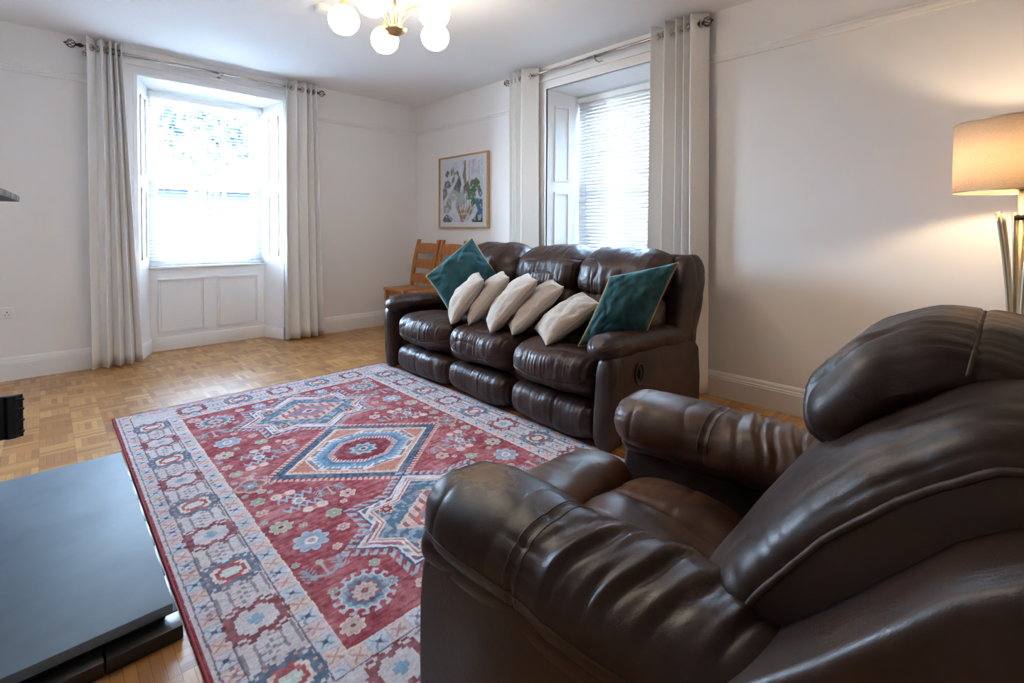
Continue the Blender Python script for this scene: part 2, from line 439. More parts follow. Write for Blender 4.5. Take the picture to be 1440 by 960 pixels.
def superbox(c, half, n=4.0, res=28, warp=None, disp=None):
    """Soft rounded block (superellipsoid) with a shape callback and a displacement along its normals."""
    mb = MB(); c = np.array(c, float); half = np.array(half, float)
    t = np.tan(np.linspace(-PI / 4, PI / 4, res + 1)); 
    A, B = np.meshgrid(t, t, indexing='ij')
    for ax in range(3):
        for sg in (-1, 1):
            q = np.zeros((res + 1, res + 1, 3)); q[..., ax] = sg
            q[..., (ax + 1) % 3] = A if sg > 0 else -A; q[..., (ax + 2) % 3] = B
            nn = n if hasattr(n, '__len__') else (n, n, n)
            r = (np.abs(q[..., 0]) ** nn[0] + np.abs(q[..., 1]) ** nn[1] + np.abs(q[..., 2]) ** nn[2])
            # solve the common scale for mixed exponents by a few Newton steps
            k = r ** (-1.0 / max(nn))
            for _ in range(12):
                g = sum((np.abs(q[..., i]) * k) ** nn[i] for i in range(3)) - 1
                dg = sum(nn[i] * (np.abs(q[..., i]) * k) ** nn[i] for i in range(3)) / k
                k = np.clip(k - g / dg, 0.2, 1.5)
            u = q * k[..., None]
            gr = np.stack([nn[i] * spw(u[..., i], nn[i] - 1) / half[i] for i in range(3)], -1)
            gr /= np.maximum(np.linalg.norm(gr, axis=-1, keepdims=True), 1e-9)
            W = u * half
            uf = u.reshape(-1, 3); W = W.reshape(-1, 3); nf = gr.reshape(-1, 3)
            if disp is not None: W = W + nf * disp(uf, W + c)[:, None]
            if warp is not None: W = warp(uf, W)
            mb.grid((W + c).reshape(res + 1, res + 1, 3))
    return mb

def roll(path, side, up_h, dn_h, half_w, ns=80, nc=64, ex=(2.5, 2.5), taper=(0.1, 0.1), disp=None, tp=2.2, updir=None):
    """Padded roll along a path. side: unit vector across; the bulge stands out to the 'up' of the path.
    half_w, up_h, dn_h: functions of s (0..1) or numbers."""
    P = np.array(path, float)
    seg = np.r_[0, np.cumsum(np.linalg.norm(np.diff(P, axis=0), axis=1))]; L = seg[-1]
    th = np.linspace(0, PI, ns); s = (1 - np.cos(th)) / 2
    s = 0.5 * s + 0.5 * np.linspace(0, 1, ns)
    C = np.stack([np.interp(s * L, seg, P[:, i]) for i in range(3)], 1)
    for _ in range(4):
        C[1:-1] = (C[:-2] + 2 * C[1:-1] + C[2:]) / 4
    T = np.gradient(C, axis=0); T /= np.linalg.norm(T, axis=1, keepdims=True)
    sd = np.array(side, float); sd /= np.linalg.norm(sd)
    Nn = np.cross(sd, T); Nn /= np.linalg.norm(Nn, axis=1, keepdims=True)
    if updir is not None and (Nn @ np.array(updir, float)).sum() < 0: Nn = -Nn
    fn = lambda f: np.array([f(x) if callable(f) else f for x in s])
    hw, uh, dh = fn(half_w), fn(up_h), fn(dn_h)
    e = np.ones(ns)
    if taper[0] > 0: q = np.clip(1 - s / taper[0], 0, 1); e = np.minimum(e, (1 - q ** tp) ** (1 / tp))
    if taper[1] > 0: q = np.clip(1 - (1 - s) / taper[1], 0, 1); e = np.minimum(e, (1 - q ** tp) ** (1 / tp))
    a = np.linspace(0, 2 * PI, nc, endpoint=False)
    cx = spw(np.cos(a), 2 / ex[0]); cy = spw(np.sin(a), 2 / ex[1])
    G = np.zeros((ns, nc, 3))
    for i in range(ns):
        hgt = np.where(cy > 0, uh[i], dh[i])
        G[i] = C[i] + (cx * hw[i] * e[i])[:, None] * sd + (cy * hgt * e[i])[:, None] * Nn[i]
    if disp is not None:
        nm = normals_of(G, False, True)
        if ((G - C[:, None, :]) * nm).sum() < 0: nm = -nm
        S, A = np.meshgrid(s, a, indexing='ij')
        dv = disp(S.ravel(), np.stack([np.tile(cx, ns), np.tile(cy, ns)], 1), G.reshape(-1, 3)).reshape(ns, nc)
        dv = dv * np.clip(e, 0, 1)[:, None]
        G = G + nm * dv[..., None]
    mb = MB(); mb.grid(G, closed_v=True)
    return mb, G

def pillow(c00, c10, c11, c01, T, n=44, pinch=0.035, seed=0, wr=0.006, pw=0.42):
    c00, c10, c11, c01 = (np.array(c, float) for c in (c00, c10, c11, c01))
    t = np.linspace(-1, 1, n + 1); t = np.sin(t * PI / 2) * 0.5 + t * 0.5
    U, V = np.meshgrid(t, t, indexing='ij')
    u = U * (1 - pinch * (1 - V ** 2)); v = V * (1 - pinch * (1 - U ** 2))
    a, b = (u + 1) / 2, (v + 1) / 2
    P = (c00 * ((1 - a) * (1 - b))[..., None] + c10 * (a * (1 - b))[..., None] + c11 * (a * b)[..., None] + c01 * ((1 - a) * b)[..., None])
    nr = np.cross(c10 - c00, c01 - c00); nr /= np.linalg.norm(nr)
    h = (np.clip(1 - U ** 2, 0, 1) * np.clip(1 - V ** 2, 0, 1)) ** pw * T / 2
    edge = np.clip(1 - np.maximum(abs(U), abs(V)), 0, 1)
    mb = MB(); K = n + 1
    Q = P.reshape(-1, 3)
    rr = (np.maximum(abs(U), abs(V)) ** 2)
    ang = np.arctan2(V, U)
    def wrk(sd):
        w = fbm(np.stack([U * 2.2 + sd, V * 2.2, 0 * U + sd * 3.1], -1).reshape(-1, 3), 3).reshape(U.shape)
        r2 = ridge(np.stack([ang * 3.2 + sd, rr * 1.1, 0 * U + sd], -1).reshape(-1, 3)).reshape(U.shape)
        r3 = ridge(np.stack([(U + V) * 2.6 + sd * 2, (U - V) * 1.0, 0 * U + sd], -1).reshape(-1, 3)).reshape(U.shape)
        return (w * 0.9 - (r2 ** 6) * 1.3 * rr - (r3 ** 7) * 1.0) * wr * np.clip(edge * 6, 0, 1)
    front = P + nr * (h + wrk(seed + 0.3))[..., None]
    back = P - nr * (h + wrk(seed + 7.7))[..., None]
    mb.grid(front); mb.grid(back[::-1])
    E = [P[i, 0] for i in range(K)] + [P[n, j] for j in range(1, K)] + [P[i, n] for i in range(n - 1, -1, -1)] + [P[0, j] for j in range(n - 1, 0, -1)]
    return mb, E
# ------------------------------------------------------------------ the room
TH = 0.42
YI = YB + W1['d']; XI = XR + W2['d']
fl = MB(); fl.box((XL - 0.3, YF - 0.3, -0.12), (XR + 0.6, YB + 0.6, 0.0))
struct('floor', fl, 'parquet')
ce = MB(); ce.box((XL - 0.3, YF - 0.3, ZC), (XR + 0.6, YB + 0.6, ZC + 0.12))
struct('ceiling', ce, 'ceiling')
wb = MB()
wb.box((XL - 0.3, YB, 0), (W1['a'], YB + TH, ZC)); wb.box((W1['b'], YB, 0), (XR + 0.6, YB + TH, ZC))
wb.box((W1['a'], YB, W1['top']), (W1['b'], YB + TH, ZC))
struct('wall_back', wb, 'wall')
wr = MB()
wr.box((XR, YF - 0.3, 0), (XR + TH, W2['a'], ZC)); wr.box((XR, W2['b'], 0), (XR + TH, YB, ZC))
wr.box((XR, W2['a'], W2['top']), (XR + TH, W2['b'], ZC))
struct('wall_right', wr, 'wall')
wl = MB(); wl.box((XL - 0.3, YF, 0), (XL, YB, ZC))
# the chimney breast, with the fire opening left in it
wl.box((XL, 1.30, 0), (-0.22, 1.62, ZC)); wl.box((XL, 2.62, 0), (-0.22, 2.85, ZC)); wl.box((XL, 1.62, 0.95), (-0.22, 2.62, ZC))
struct('wall_left', wl, 'wall')
wf = MB(); wf.box((XL - 0.3, YF - 0.3, 0), (XR + 0.6, YF, ZC))
struct('wall_front', wf, 'wall')

def moulding(prof, a, b, wall):
    """Extrude a profile of (distance from wall, z) along a wall from a to b."""
    mb = MB()
    if wall == 'back': mb.prism([(YB - d, z) for d, z in prof], 0, a, b)
    elif wall == 'right': mb.prism([(XR - d, z) for d, z in prof], 1, a, b)
    return mb
BASE = [(0, 0), (0.022, 0), (0.022, 0.125), (0.019, 0.130), (0.019, 0.138), (0.014, 0.145), (0.012, 0.158), (0.006, 0.168), (0, 0.172)]
RAIL = [(0, 2.305), (0.010, 2.308), (0.012, 2.322), (0.020, 2.330), (0.020, 2.338), (0.013, 2.345), (0.016, 2.356), (0.010, 2.368), (0, 2.372)]
def join(*mbs):
    r = MB()
    for m in mbs:
        b = len(r.v); r.v += m.v; r.f += [tuple(i + b for i in f) for f in m.f]; r.sm += m.sm
    return r
A1, B1 = W1['a'] - 0.11, W1['b'] + 0.11
A2, B2 = W2['a'] - 0.11, W2['b'] + 0.11
struct('baseboard_back', join(moulding(BASE, XL, A1, 'back'), moulding(BASE, B1, XR, 'back')), 'trim')
struct('baseboard_right', join(moulding(BASE, YF, A2, 'right'), moulding(BASE, B2, YB - 0.022, 'right')), 'trim')
struct('trim_1', join(moulding(RAIL, XL, A1, 'back'), moulding(RAIL, B1, XR, 'back')), 'wall')
struct('trim_2', join(moulding(RAIL, YF, A2, 'right'), moulding(RAIL, B2, YB - 0.02, 'right')), 'wall')

# ------------------------------------------------------------------ the two sash windows in their splayed, panelled recesses
def window(idx, W, tr):
    """Built in (along, depth, z); depth 0 is the wall face and grows outwards. tr maps to the world."""
    a, b, ia, ib, top, itop, D = W['a'], W['b'], W['ia'], W['ib'], W['top'], W['itop'], W['d']
    c = (a + b) / 2
    root = struct_empty('window_%d' % idx, tr((c, D, 0)))
    def B(mb): 
        r = MB(); r.v = [tr(p) for p in mb.v]; r.f = mb.f; r.sm = mb.sm; return r
    def S(name, mb, m, par=root, bev=0):
        return build(name, B(mb), m, par, bevel=bev)
    E = D + 0.15
    # splayed sides and soffit
    for sgn, o, i in ((-1, a, ia), (1, b, ib)):
        mb = MB(); mb.prism([(o, 0.001), (i, D), (i, E), (o, E)], 2, 0, top)
        # raised panel frames on the shutter face: two tall panels
        d = Vector((i - o, D - 0.001, 0)); ln = d.length; d.normalize(); nrm = Vector((-d.y, d.x, 0)) * (-1 if sgn > 0 else 1)
        if nrm.x * sgn > 0: nrm = -nrm
        def pt(t, k, z): p = Vector((o, 0.001, z)) + d * t + nrm * k; return (p.x, p.y, p.z)
        for z0, z1 in ((0.86, 1.50), (1.60, 2.30)):
            u0, u1 = 0.075, ln - 0.06
            for (p0, p1, q0, q1) in ((u0, u1, z0, z0 + 0.018), (u0, u1, z1 - 0.018, z1), (u0, u0 + 0.018, z0, z1), (u1 - 0.018, u1, z0, z1)):
                mb.add([pt(p0, -0.001, q0), pt(p1, -0.001, q0), pt(p1, -0.001, q1), pt(p0, -0.001, q1), pt(p0, 0.012, q0), pt(p1, 0.012, q0), pt(p1, 0.012, q1), pt(p0, 0.012, q1)],
                       [(0, 3, 2, 1), (4, 5, 6, 7), (0, 1, 5, 4), (1, 2, 6, 5), (2, 3, 7, 6), (3, 0, 4, 7)])
        S('shutter_panel', mb, 'trim')
        # skirting of the splay
        mb = MB()
        q = [pt(0, -0.005, 0), pt(ln, -0.005, 0), pt(ln + 0.01, 0.018, 0), pt(0, 0.018, 0)]
        mb.prism([(p[0], p[1]) for p in q], 2, 0, 0.125)
        S('splay_skirting', mb, 'trim', bev=0.005)
    mb = MB(); mb.prism([(0.001, top), (D, itop), (E, itop), (E, top + 0.02), (0.001, top + 0.02)], 0, a, b)
    S('soffit', mb, 'trim')
    # panelled apron below the sill
    mb = MB(); mb.box((ia, D, 0), (ib, E - 0.02, 0.765))
    wd = ib - ia
    for k in (0, 1):
        p0 = ia + 0.062 + k * (wd / 2 - 0.012); p1 = p0 + wd / 2 - 0.112
        z0, z1 = 0.172, 0.672
        for off, w_, h in ((0.0, 0.016, 0.014), (0.022, 0.008, 0.008)):
            x0, x1, y0, y1 = p0 + off, p1 - off, z0 + off, z1 - off
            for (r0, r1, s0, s1) in ((x0, x1, y0, y0 + w_), (x0, x1, y1 - w_, y1), (x0, x0 + w_, y0 + w_, y1 - w_), (x1 - w_, x1, y0 + w_, y1 - w_)):
                mb.box((r0, D - h, s0), (r1, D + 0.002, s1))
    S('apron_panel', mb, 'trim')
    mb = MB(); mb.box((ia + 0.01, D - 0.018, 0), (ib - 0.01, D + 0.001, 0.125)); S('apron_skirting', mb, 'trim', bev=0.005)
    mb = MB(); mb.box((ia - 0.005, D - 0.022, 0.765), (ib + 0.005, E, 0.785)); S('sill', mb, 'trim', bev=0.006)
    # architrave on the wall face
    mb = MB()
    for (w0, w1_, t) in ((0.0, 0.095, 0.016), (0.0, 0.030, 0.026), (0.075, 0.10, 0.030)):
        mb.box((a - w1_, -t, 0), (a - w0, 0.002, top + w1_)); mb.box((b + w0, -t, 0), (b + w1_, 0.002, top + w1_))
        mb.box((a - w0, -t, top + w0), (b + w0, 0.002, top + w1_))
    S('architrave', mb, 'trim')
    # frame, sashes, glass
    mb = MB(); f0, f1 = D + 0.10, D + 0.19
    mb.box((ia - 0.02, f0, 0.75), (ia + 0.045, f1, itop + 0.03)); mb.box((ib - 0.045, f0, 0.75), (ib + 0.02, f1, itop + 0.03))
    mb.box((ia, f0, itop - 0.045), (ib, f1, itop + 0.03)); mb.box((ia, f0, 0.74), (ib, f1, 0.80))
    S('sash_frame', mb, 'trim')
    zm = 1.575
    for nm, z0, z1, d0 in (('lower_sash', 0.80, zm + 0.02, f0 + 0.008), ('upper_sash', zm - 0.02, itop - 0.045, f0 + 0.048)):
        mb = MB(); x0, x1 = ia + 0.045, ib - 0.045; d1 = d0 + 0.036
        mb.box((x0, d0, z0), (x0 + 0.045, d1, z1)); mb.box((x1 - 0.045, d0, z0), (x1, d1, z1))
        mb.box((x0 + 0.045, d0, z0), (x1 - 0.045, d1, z0 + (0.07 if nm == 'lower_sash' else 0.04))); mb.box((x0 + 0.045, d0, z1 - 0.045), (x1 - 0.045, d1, z1))
        for k in (1, 2):
            xx = x0 + (x1 - x0) * k / 3; mb.box((xx - 0.010, d0 + 0.006, z0 + 0.03), (xx + 0.010, d1 - 0.006, z1 - 0.03))
        zz = (z0 + z1) / 2; mb.box((x0 + 0.03, d0 + 0.007, zz - 0.010), (x1 - 0.03, d1 - 0.007, zz + 0.010))
        sh = S(nm, mb, 'trim')
        gp = MB(); gp.box((x0 + 0.02, d0 + 0.016, z0 + 0.02), (x1 - 0.02, d0 + 0.019, z1 - 0.02))
        build('pane', B(gp), 'glass', sh)
    return root
trB = lambda p: (p[0], YB + p[1], p[2])
trR = lambda p: (XR + p[1], p[0], p[2])
window(1, W1, trB)
window(2, W2, trR)

# ------------------------------------------------------------------ venetian blinds
def blind(W, tr, tilt, label):
    ia, ib, D = W['ia'], W['ib'], W['d']; dp = D + 0.055
    x0, x1 = ia + 0.008, ib - 0.012; ztop, zbot = W['itop'] - 0.015, 0.79
    root = thing('venetian_blind', label, 'blind', tr(((ia + ib) / 2, dp, zbot)), )
    def B(mb):
        r = MB(); r.v = [tr(p) for p in mb.v]; r.f = mb.f; r.sm = mb.sm; return r
    mb = MB(); mb.box((x0 - 0.006, dp - 0.028, ztop - 0.05), (x1 + 0.006, dp + 0.024, ztop)); build('headrail', B(mb), 'blind', root, bevel=0.004)
    mb = MB(); mb.box((x0, dp - 0.018, zbot + 0.002), (x1, dp + 0.018, zbot + 0.020)); build('bottom_rail', B(mb), 'blind', root, bevel=0.004)
    mb = MB(); z = ztop - 0.066; pitch = 0.0325; wd = 0.0195
    while z > zbot + 0.035:
        rows = []
        for xx in (x0, x1):
            row = []
            for k in range(6):
                t = -1 + 2 * k / 5; cz = 0.0028 * (1 - t * t); y = t * wd
                row.append((xx, dp + y * math.cos(tilt) - cz * math.sin(tilt), z + y * math.sin(tilt) + cz * math.cos(tilt)))
            rows.append(row)
        mb.grid(np.array(rows)); z -= pitch
    build('slats', B(mb), 'slat', root, solid=0.0011)
    for k in (0.12, 0.40, 0.66, 0.90):
        mb = MB(); xx = x0 + (x1 - x0) * k
        for dd in (-0.021, 0.021): mb.tube([(xx, dp + dd, ztop - 0.05), (xx, dp + dd, zbot + 0.02)], 0.0011, 6)
        build('ladder_cord', B(mb), 'cord', root)
    mb = MB(); xx = x0 + 0.09
    mb.tube([(xx, dp - 0.034, ztop - 0.04), (xx, dp - 0.034, 1.62)], 0.0016, 6)
    mb.lathe([(0.0, 1.585), (0.006, 1.588), (0.005, 1.61), (0.0025, 1.625), (0.0, 1.626)], (xx, dp - 0.034, 0), 10)
    build('pull_cord', B(mb), 'cord', root)
    return root
blind(W1, trB, math.radians(4), 'white venetian blind with open slats in the sunlit window of the back wall')
blind(W2, trR, math.radians(64), 'white venetian blind with half closed slats in the window behind the sofa')

# ------------------------------------------------------------------ curtain rods and eyelet curtains
def curtain_rod(a, b, tr, label, brk):
    z = 2.57; d = -0.10
    root = thing('curtain_rod', label, 'curtain rod', tr(((a + b) / 2, 0, z)))
    def B(mb):
        r = MB(); r.v = [tr(p) for p in mb.v]; r.f = mb.f; r.sm = mb.sm; return r
    mb = MB(); m_ = (a + b) / 2
    mb.tube([(a, d, z), (m_ + 0.02, d, z)], 0.0125, 14); mb.tube([(m_, d, z), (b, d, z)], 0.0105, 14)
    build('pole', B(mb), 'steel', root)
    for e, sg in ((a, -1), (b, 1)):
        mb = MB()
        mb.lathe([(0.0, 0.0), (0.016, 0.0), (0.018, 0.008), (0.014, 0.016), (0.010, 0.024), (0.012, 0.032), (0.0, 0.034)], (0, 0, 0), 14, axis=0)
        mb.v = [(e + sg * (p[0] - 0.004), d + p[1], z + p[2]) for p in mb.v]
        fo = build('finial', B(mb), 'bronze', root)
        mb = MB()
        for k in range(7):      # twisted wire cage
            pts = []
            for i in range(15):
                t = i / 14; r = 0.032 * math.sin(PI * t) ** 0.75; an = 2 * PI * k / 7 + t * 1.6
                pts.append((e + sg * (0.026 + 0.062 * t), d + r * math.cos(an), z + r * math.sin(an)))
            mb.tube(pts, 0.0024, 6)
        mb.ball((e + sg * 0.092, d, z), 0.007, 6)
        build('wire_cage', B(mb), 'bronze', fo)
    for x in brk:
        mb = MB(); mb.tube([(x, 0.0, z - 0.03), (x, -0.07, z - 0.03), (x, d, z - 0.016)], 0.006, 8)
        mb.lathe([(0.0, -0.001), (0.022, -0.001), (0.022, -0.007), (0.010, -0.012), (0.0, -0.012)], (x, 0, z - 0.03), 14, axis=1)
        mb.tube([(x - 0.006, d, z), (x + 0.006, d, z)], 0.016, 14)
        build('bracket', B(mb), 'steel', root)
    return root
curtain_rod(0.23, 2.075, trB, 'brushed metal curtain rod with wire cage finials on the back wall', (0.262, 1.20, 2.045))
curtain_rod(1.52, 3.385, trR, 'brushed metal curtain rod with wire cage finials above the window behind the sofa', (1.548, 2.40, 3.355))

def curtain(tr, xs_top, xs_bot, amp, label, zt=2.643, zb=0.012, seed=0, d0=-0.10, eyelets=True):
    """xs_top / xs_bot: fold crest and valley positions along the rod at the top and the hem, alternating towards and away from the room."""
    n = len(xs_top); rows = []; NZ = 30; K = 12
    root = thing('eyelet_curtain', label, 'curtain', tr(((xs_bot[0] + xs_bot[-1]) / 2, d0, zb)), 'grey eyelet curtains')
    rng = np.random.RandomState(seed); ph = rng.rand(n) * 6; am = 0.8 + 0.3 * rng.rand(n)
    for iz in range(NZ + 1):
        t = iz / NZ; z = zt + (zb - zt) * t
        row = []
        for i in range(n - 1):
            for k in range(K if i < n - 2 else K + 1):
                q = k / K; sgn = 1 if i % 2 == 0 else -1
                ex = lambda j: xs_top[j] * (1 - t) + xs_bot[j] * t + 0.004 * math.sin(ph[j] + 3.1 * t) * min(1, 3 * t)
                x = ex(i) + (ex(i + 1) - ex(i)) * (q - 0.09 * math.sin(2 * PI * q))
                A = amp * (am[i] * (1 - q) + am[i + 1] * q) * (1 - 0.12 * math.sin(PI * t))
                y = d0 - A * sgn * math.cos(PI * q) 
                row.append((x, y, z))
        rows.append(row)
    mb = MB(); mb.grid(np.array([[tr(p) for p in r] for r in rows]))
    build('fabric', mb, 'curtain', root, solid=0.004)
    if eyelets:
        for i in range(n - 1):
            x = (xs_top[i] + xs_top[i + 1]) / 2
            m2 = MB(); P = []
            for k in range(20):
                an = 2 * PI * k / 20
                dx = abs(xs_top[i + 1] - xs_top[i]); sl = 2 * amp / max(dx, 0.03); c_ = 1 / math.sqrt(1 + sl * sl)
                sg = 1 if i % 2 == 0 else -1
                P.append(tr((x + 0.024 * math.cos(an) * c_, d0 + sg * 0.024 * math.cos(an) * c_ * sl, 2.57 + 0.024 * math.sin(an))))
            m2.tube(P, 0.0052, 8, closed=True)
            build('eyelet', m2, 'steel', root)
    return root
curtain(trB, [0.262, 0.325, 0.352, 0.388, 0.405, 0.425, 0.44, 0.458, 0.475], [0.268, 0.325, 0.365, 0.41, 0.445, 0.485, 0.52, 0.555, 0.595], 0.046,
        'pale grey curtain hanging at the left edge of the back wall window', seed=1)
curtain(trB, [1.755, 1.80, 1.86, 1.905, 1.955, 1.985, 2.01, 2.035, 2.062], [1.765, 1.815, 1.875, 1.93, 1.985, 2.025, 2.065, 2.10, 2.14], 0.046,
        'pale grey curtain hanging between the back wall window and the room corner', seed=2)
curtain(trR, [3.375, 3.35, 3.325, 3.30, 3.275, 3.25, 3.20, 3.06], [3.365, 3.345, 3.32, 3.30, 3.27, 3.245, 3.20, 3.03], 0.046,
        'grey curtain beside the framed botanical print, partly behind the sofa', seed=3)
curtain(trR, [1.865, 1.80, 1.755, 1.70, 1.672, 1.64, 1.615, 1.59, 1.565, 1.47], [1.875, 1.81, 1.76, 1.70, 1.665, 1.63, 1.60, 1.57, 1.545, 1.445], 0.046,
        'grey curtain hanging behind the near end of the sofa', seed=4)

# ------------------------------------------------------------------ outside
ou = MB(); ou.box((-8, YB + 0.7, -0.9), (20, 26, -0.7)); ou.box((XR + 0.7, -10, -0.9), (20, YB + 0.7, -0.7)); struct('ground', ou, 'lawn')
nb = thing('added_dimming_house', 'blue grey house added outside the window behind the sofa to dim it', 'house', (11, 2.5, -0.7))  # unseen house, added to cut the daylight reaching the right window
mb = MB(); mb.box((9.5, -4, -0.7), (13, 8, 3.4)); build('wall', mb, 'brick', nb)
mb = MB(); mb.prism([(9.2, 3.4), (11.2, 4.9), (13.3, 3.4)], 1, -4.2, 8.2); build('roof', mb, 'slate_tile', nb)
for y in (0.4, 2.6, 4.8):
    mb = MB(); mb.box((9.46, y, 0.6), (9.53, y + 0.08, 2.0)); mb.box((9.46, y + 0.82, 0.6), (9.53, y + 0.9, 2.0)); mb.box((9.46, y, 2.0), (9.53, y + 0.9, 2.08)); mb.box((9.44, y - 0.05, 0.52), (9.53, y + 0.95, 0.6)); w_ = build('window', mb, 'trim', nb)
    mb = MB(); mb.box((9.485, y + 0.08, 0.6), (9.499, y + 0.82, 2.0)); build('pane', mb, 'dark_glass', w_)
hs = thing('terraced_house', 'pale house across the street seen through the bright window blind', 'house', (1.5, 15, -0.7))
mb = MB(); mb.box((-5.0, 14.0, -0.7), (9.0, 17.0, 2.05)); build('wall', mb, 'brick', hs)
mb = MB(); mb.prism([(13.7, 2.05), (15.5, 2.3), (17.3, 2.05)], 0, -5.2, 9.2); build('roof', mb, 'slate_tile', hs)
for x in (-3.4, -1.0, 1.4, 3.8, 6.2):
    for z in (0.35,):
        mb = MB(); mb.box((x, 13.95, z), (x + 0.1, 14.05, z + 1.2)); mb.box((x + 0.8, 13.95, z), (x + 0.9, 14.05, z + 1.2)); mb.box((x, 13.95, z - 0.08), (x + 0.9, 14.02, z)); mb.box((x, 13.95, z + 1.2), (x + 0.9, 14.05, z + 1.28)); mb.box((x, 13.96, z + 0.57), (x + 0.9, 14.03, z + 0.63))
        w_ = build('window', mb, 'trim', hs)
        mb = MB(); mb.box((x + 0.1, 13.985, z), (x + 0.8, 13.999, z + 1.2)); build('pane', mb, 'dark_glass', w_)

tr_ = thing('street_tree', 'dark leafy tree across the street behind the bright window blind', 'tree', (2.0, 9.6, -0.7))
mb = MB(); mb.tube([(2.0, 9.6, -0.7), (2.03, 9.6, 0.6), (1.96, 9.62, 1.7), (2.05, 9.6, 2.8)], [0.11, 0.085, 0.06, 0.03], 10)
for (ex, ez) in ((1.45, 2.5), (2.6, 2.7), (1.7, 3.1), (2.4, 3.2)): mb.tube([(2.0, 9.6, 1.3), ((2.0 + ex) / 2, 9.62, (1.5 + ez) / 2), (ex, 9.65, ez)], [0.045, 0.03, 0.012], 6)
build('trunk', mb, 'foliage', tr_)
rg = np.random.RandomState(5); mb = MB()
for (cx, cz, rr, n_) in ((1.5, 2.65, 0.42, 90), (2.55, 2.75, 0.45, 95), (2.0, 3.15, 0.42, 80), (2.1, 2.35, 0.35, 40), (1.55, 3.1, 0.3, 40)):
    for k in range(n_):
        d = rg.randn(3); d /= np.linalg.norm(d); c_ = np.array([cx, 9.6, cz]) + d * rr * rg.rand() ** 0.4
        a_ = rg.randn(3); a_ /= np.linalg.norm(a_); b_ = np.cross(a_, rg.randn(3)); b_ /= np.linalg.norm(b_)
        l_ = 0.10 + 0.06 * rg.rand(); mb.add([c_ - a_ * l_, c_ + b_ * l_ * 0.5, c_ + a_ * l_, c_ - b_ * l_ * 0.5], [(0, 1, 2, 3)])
cr_ = build('foliage', mb, 'foliage', tr_)
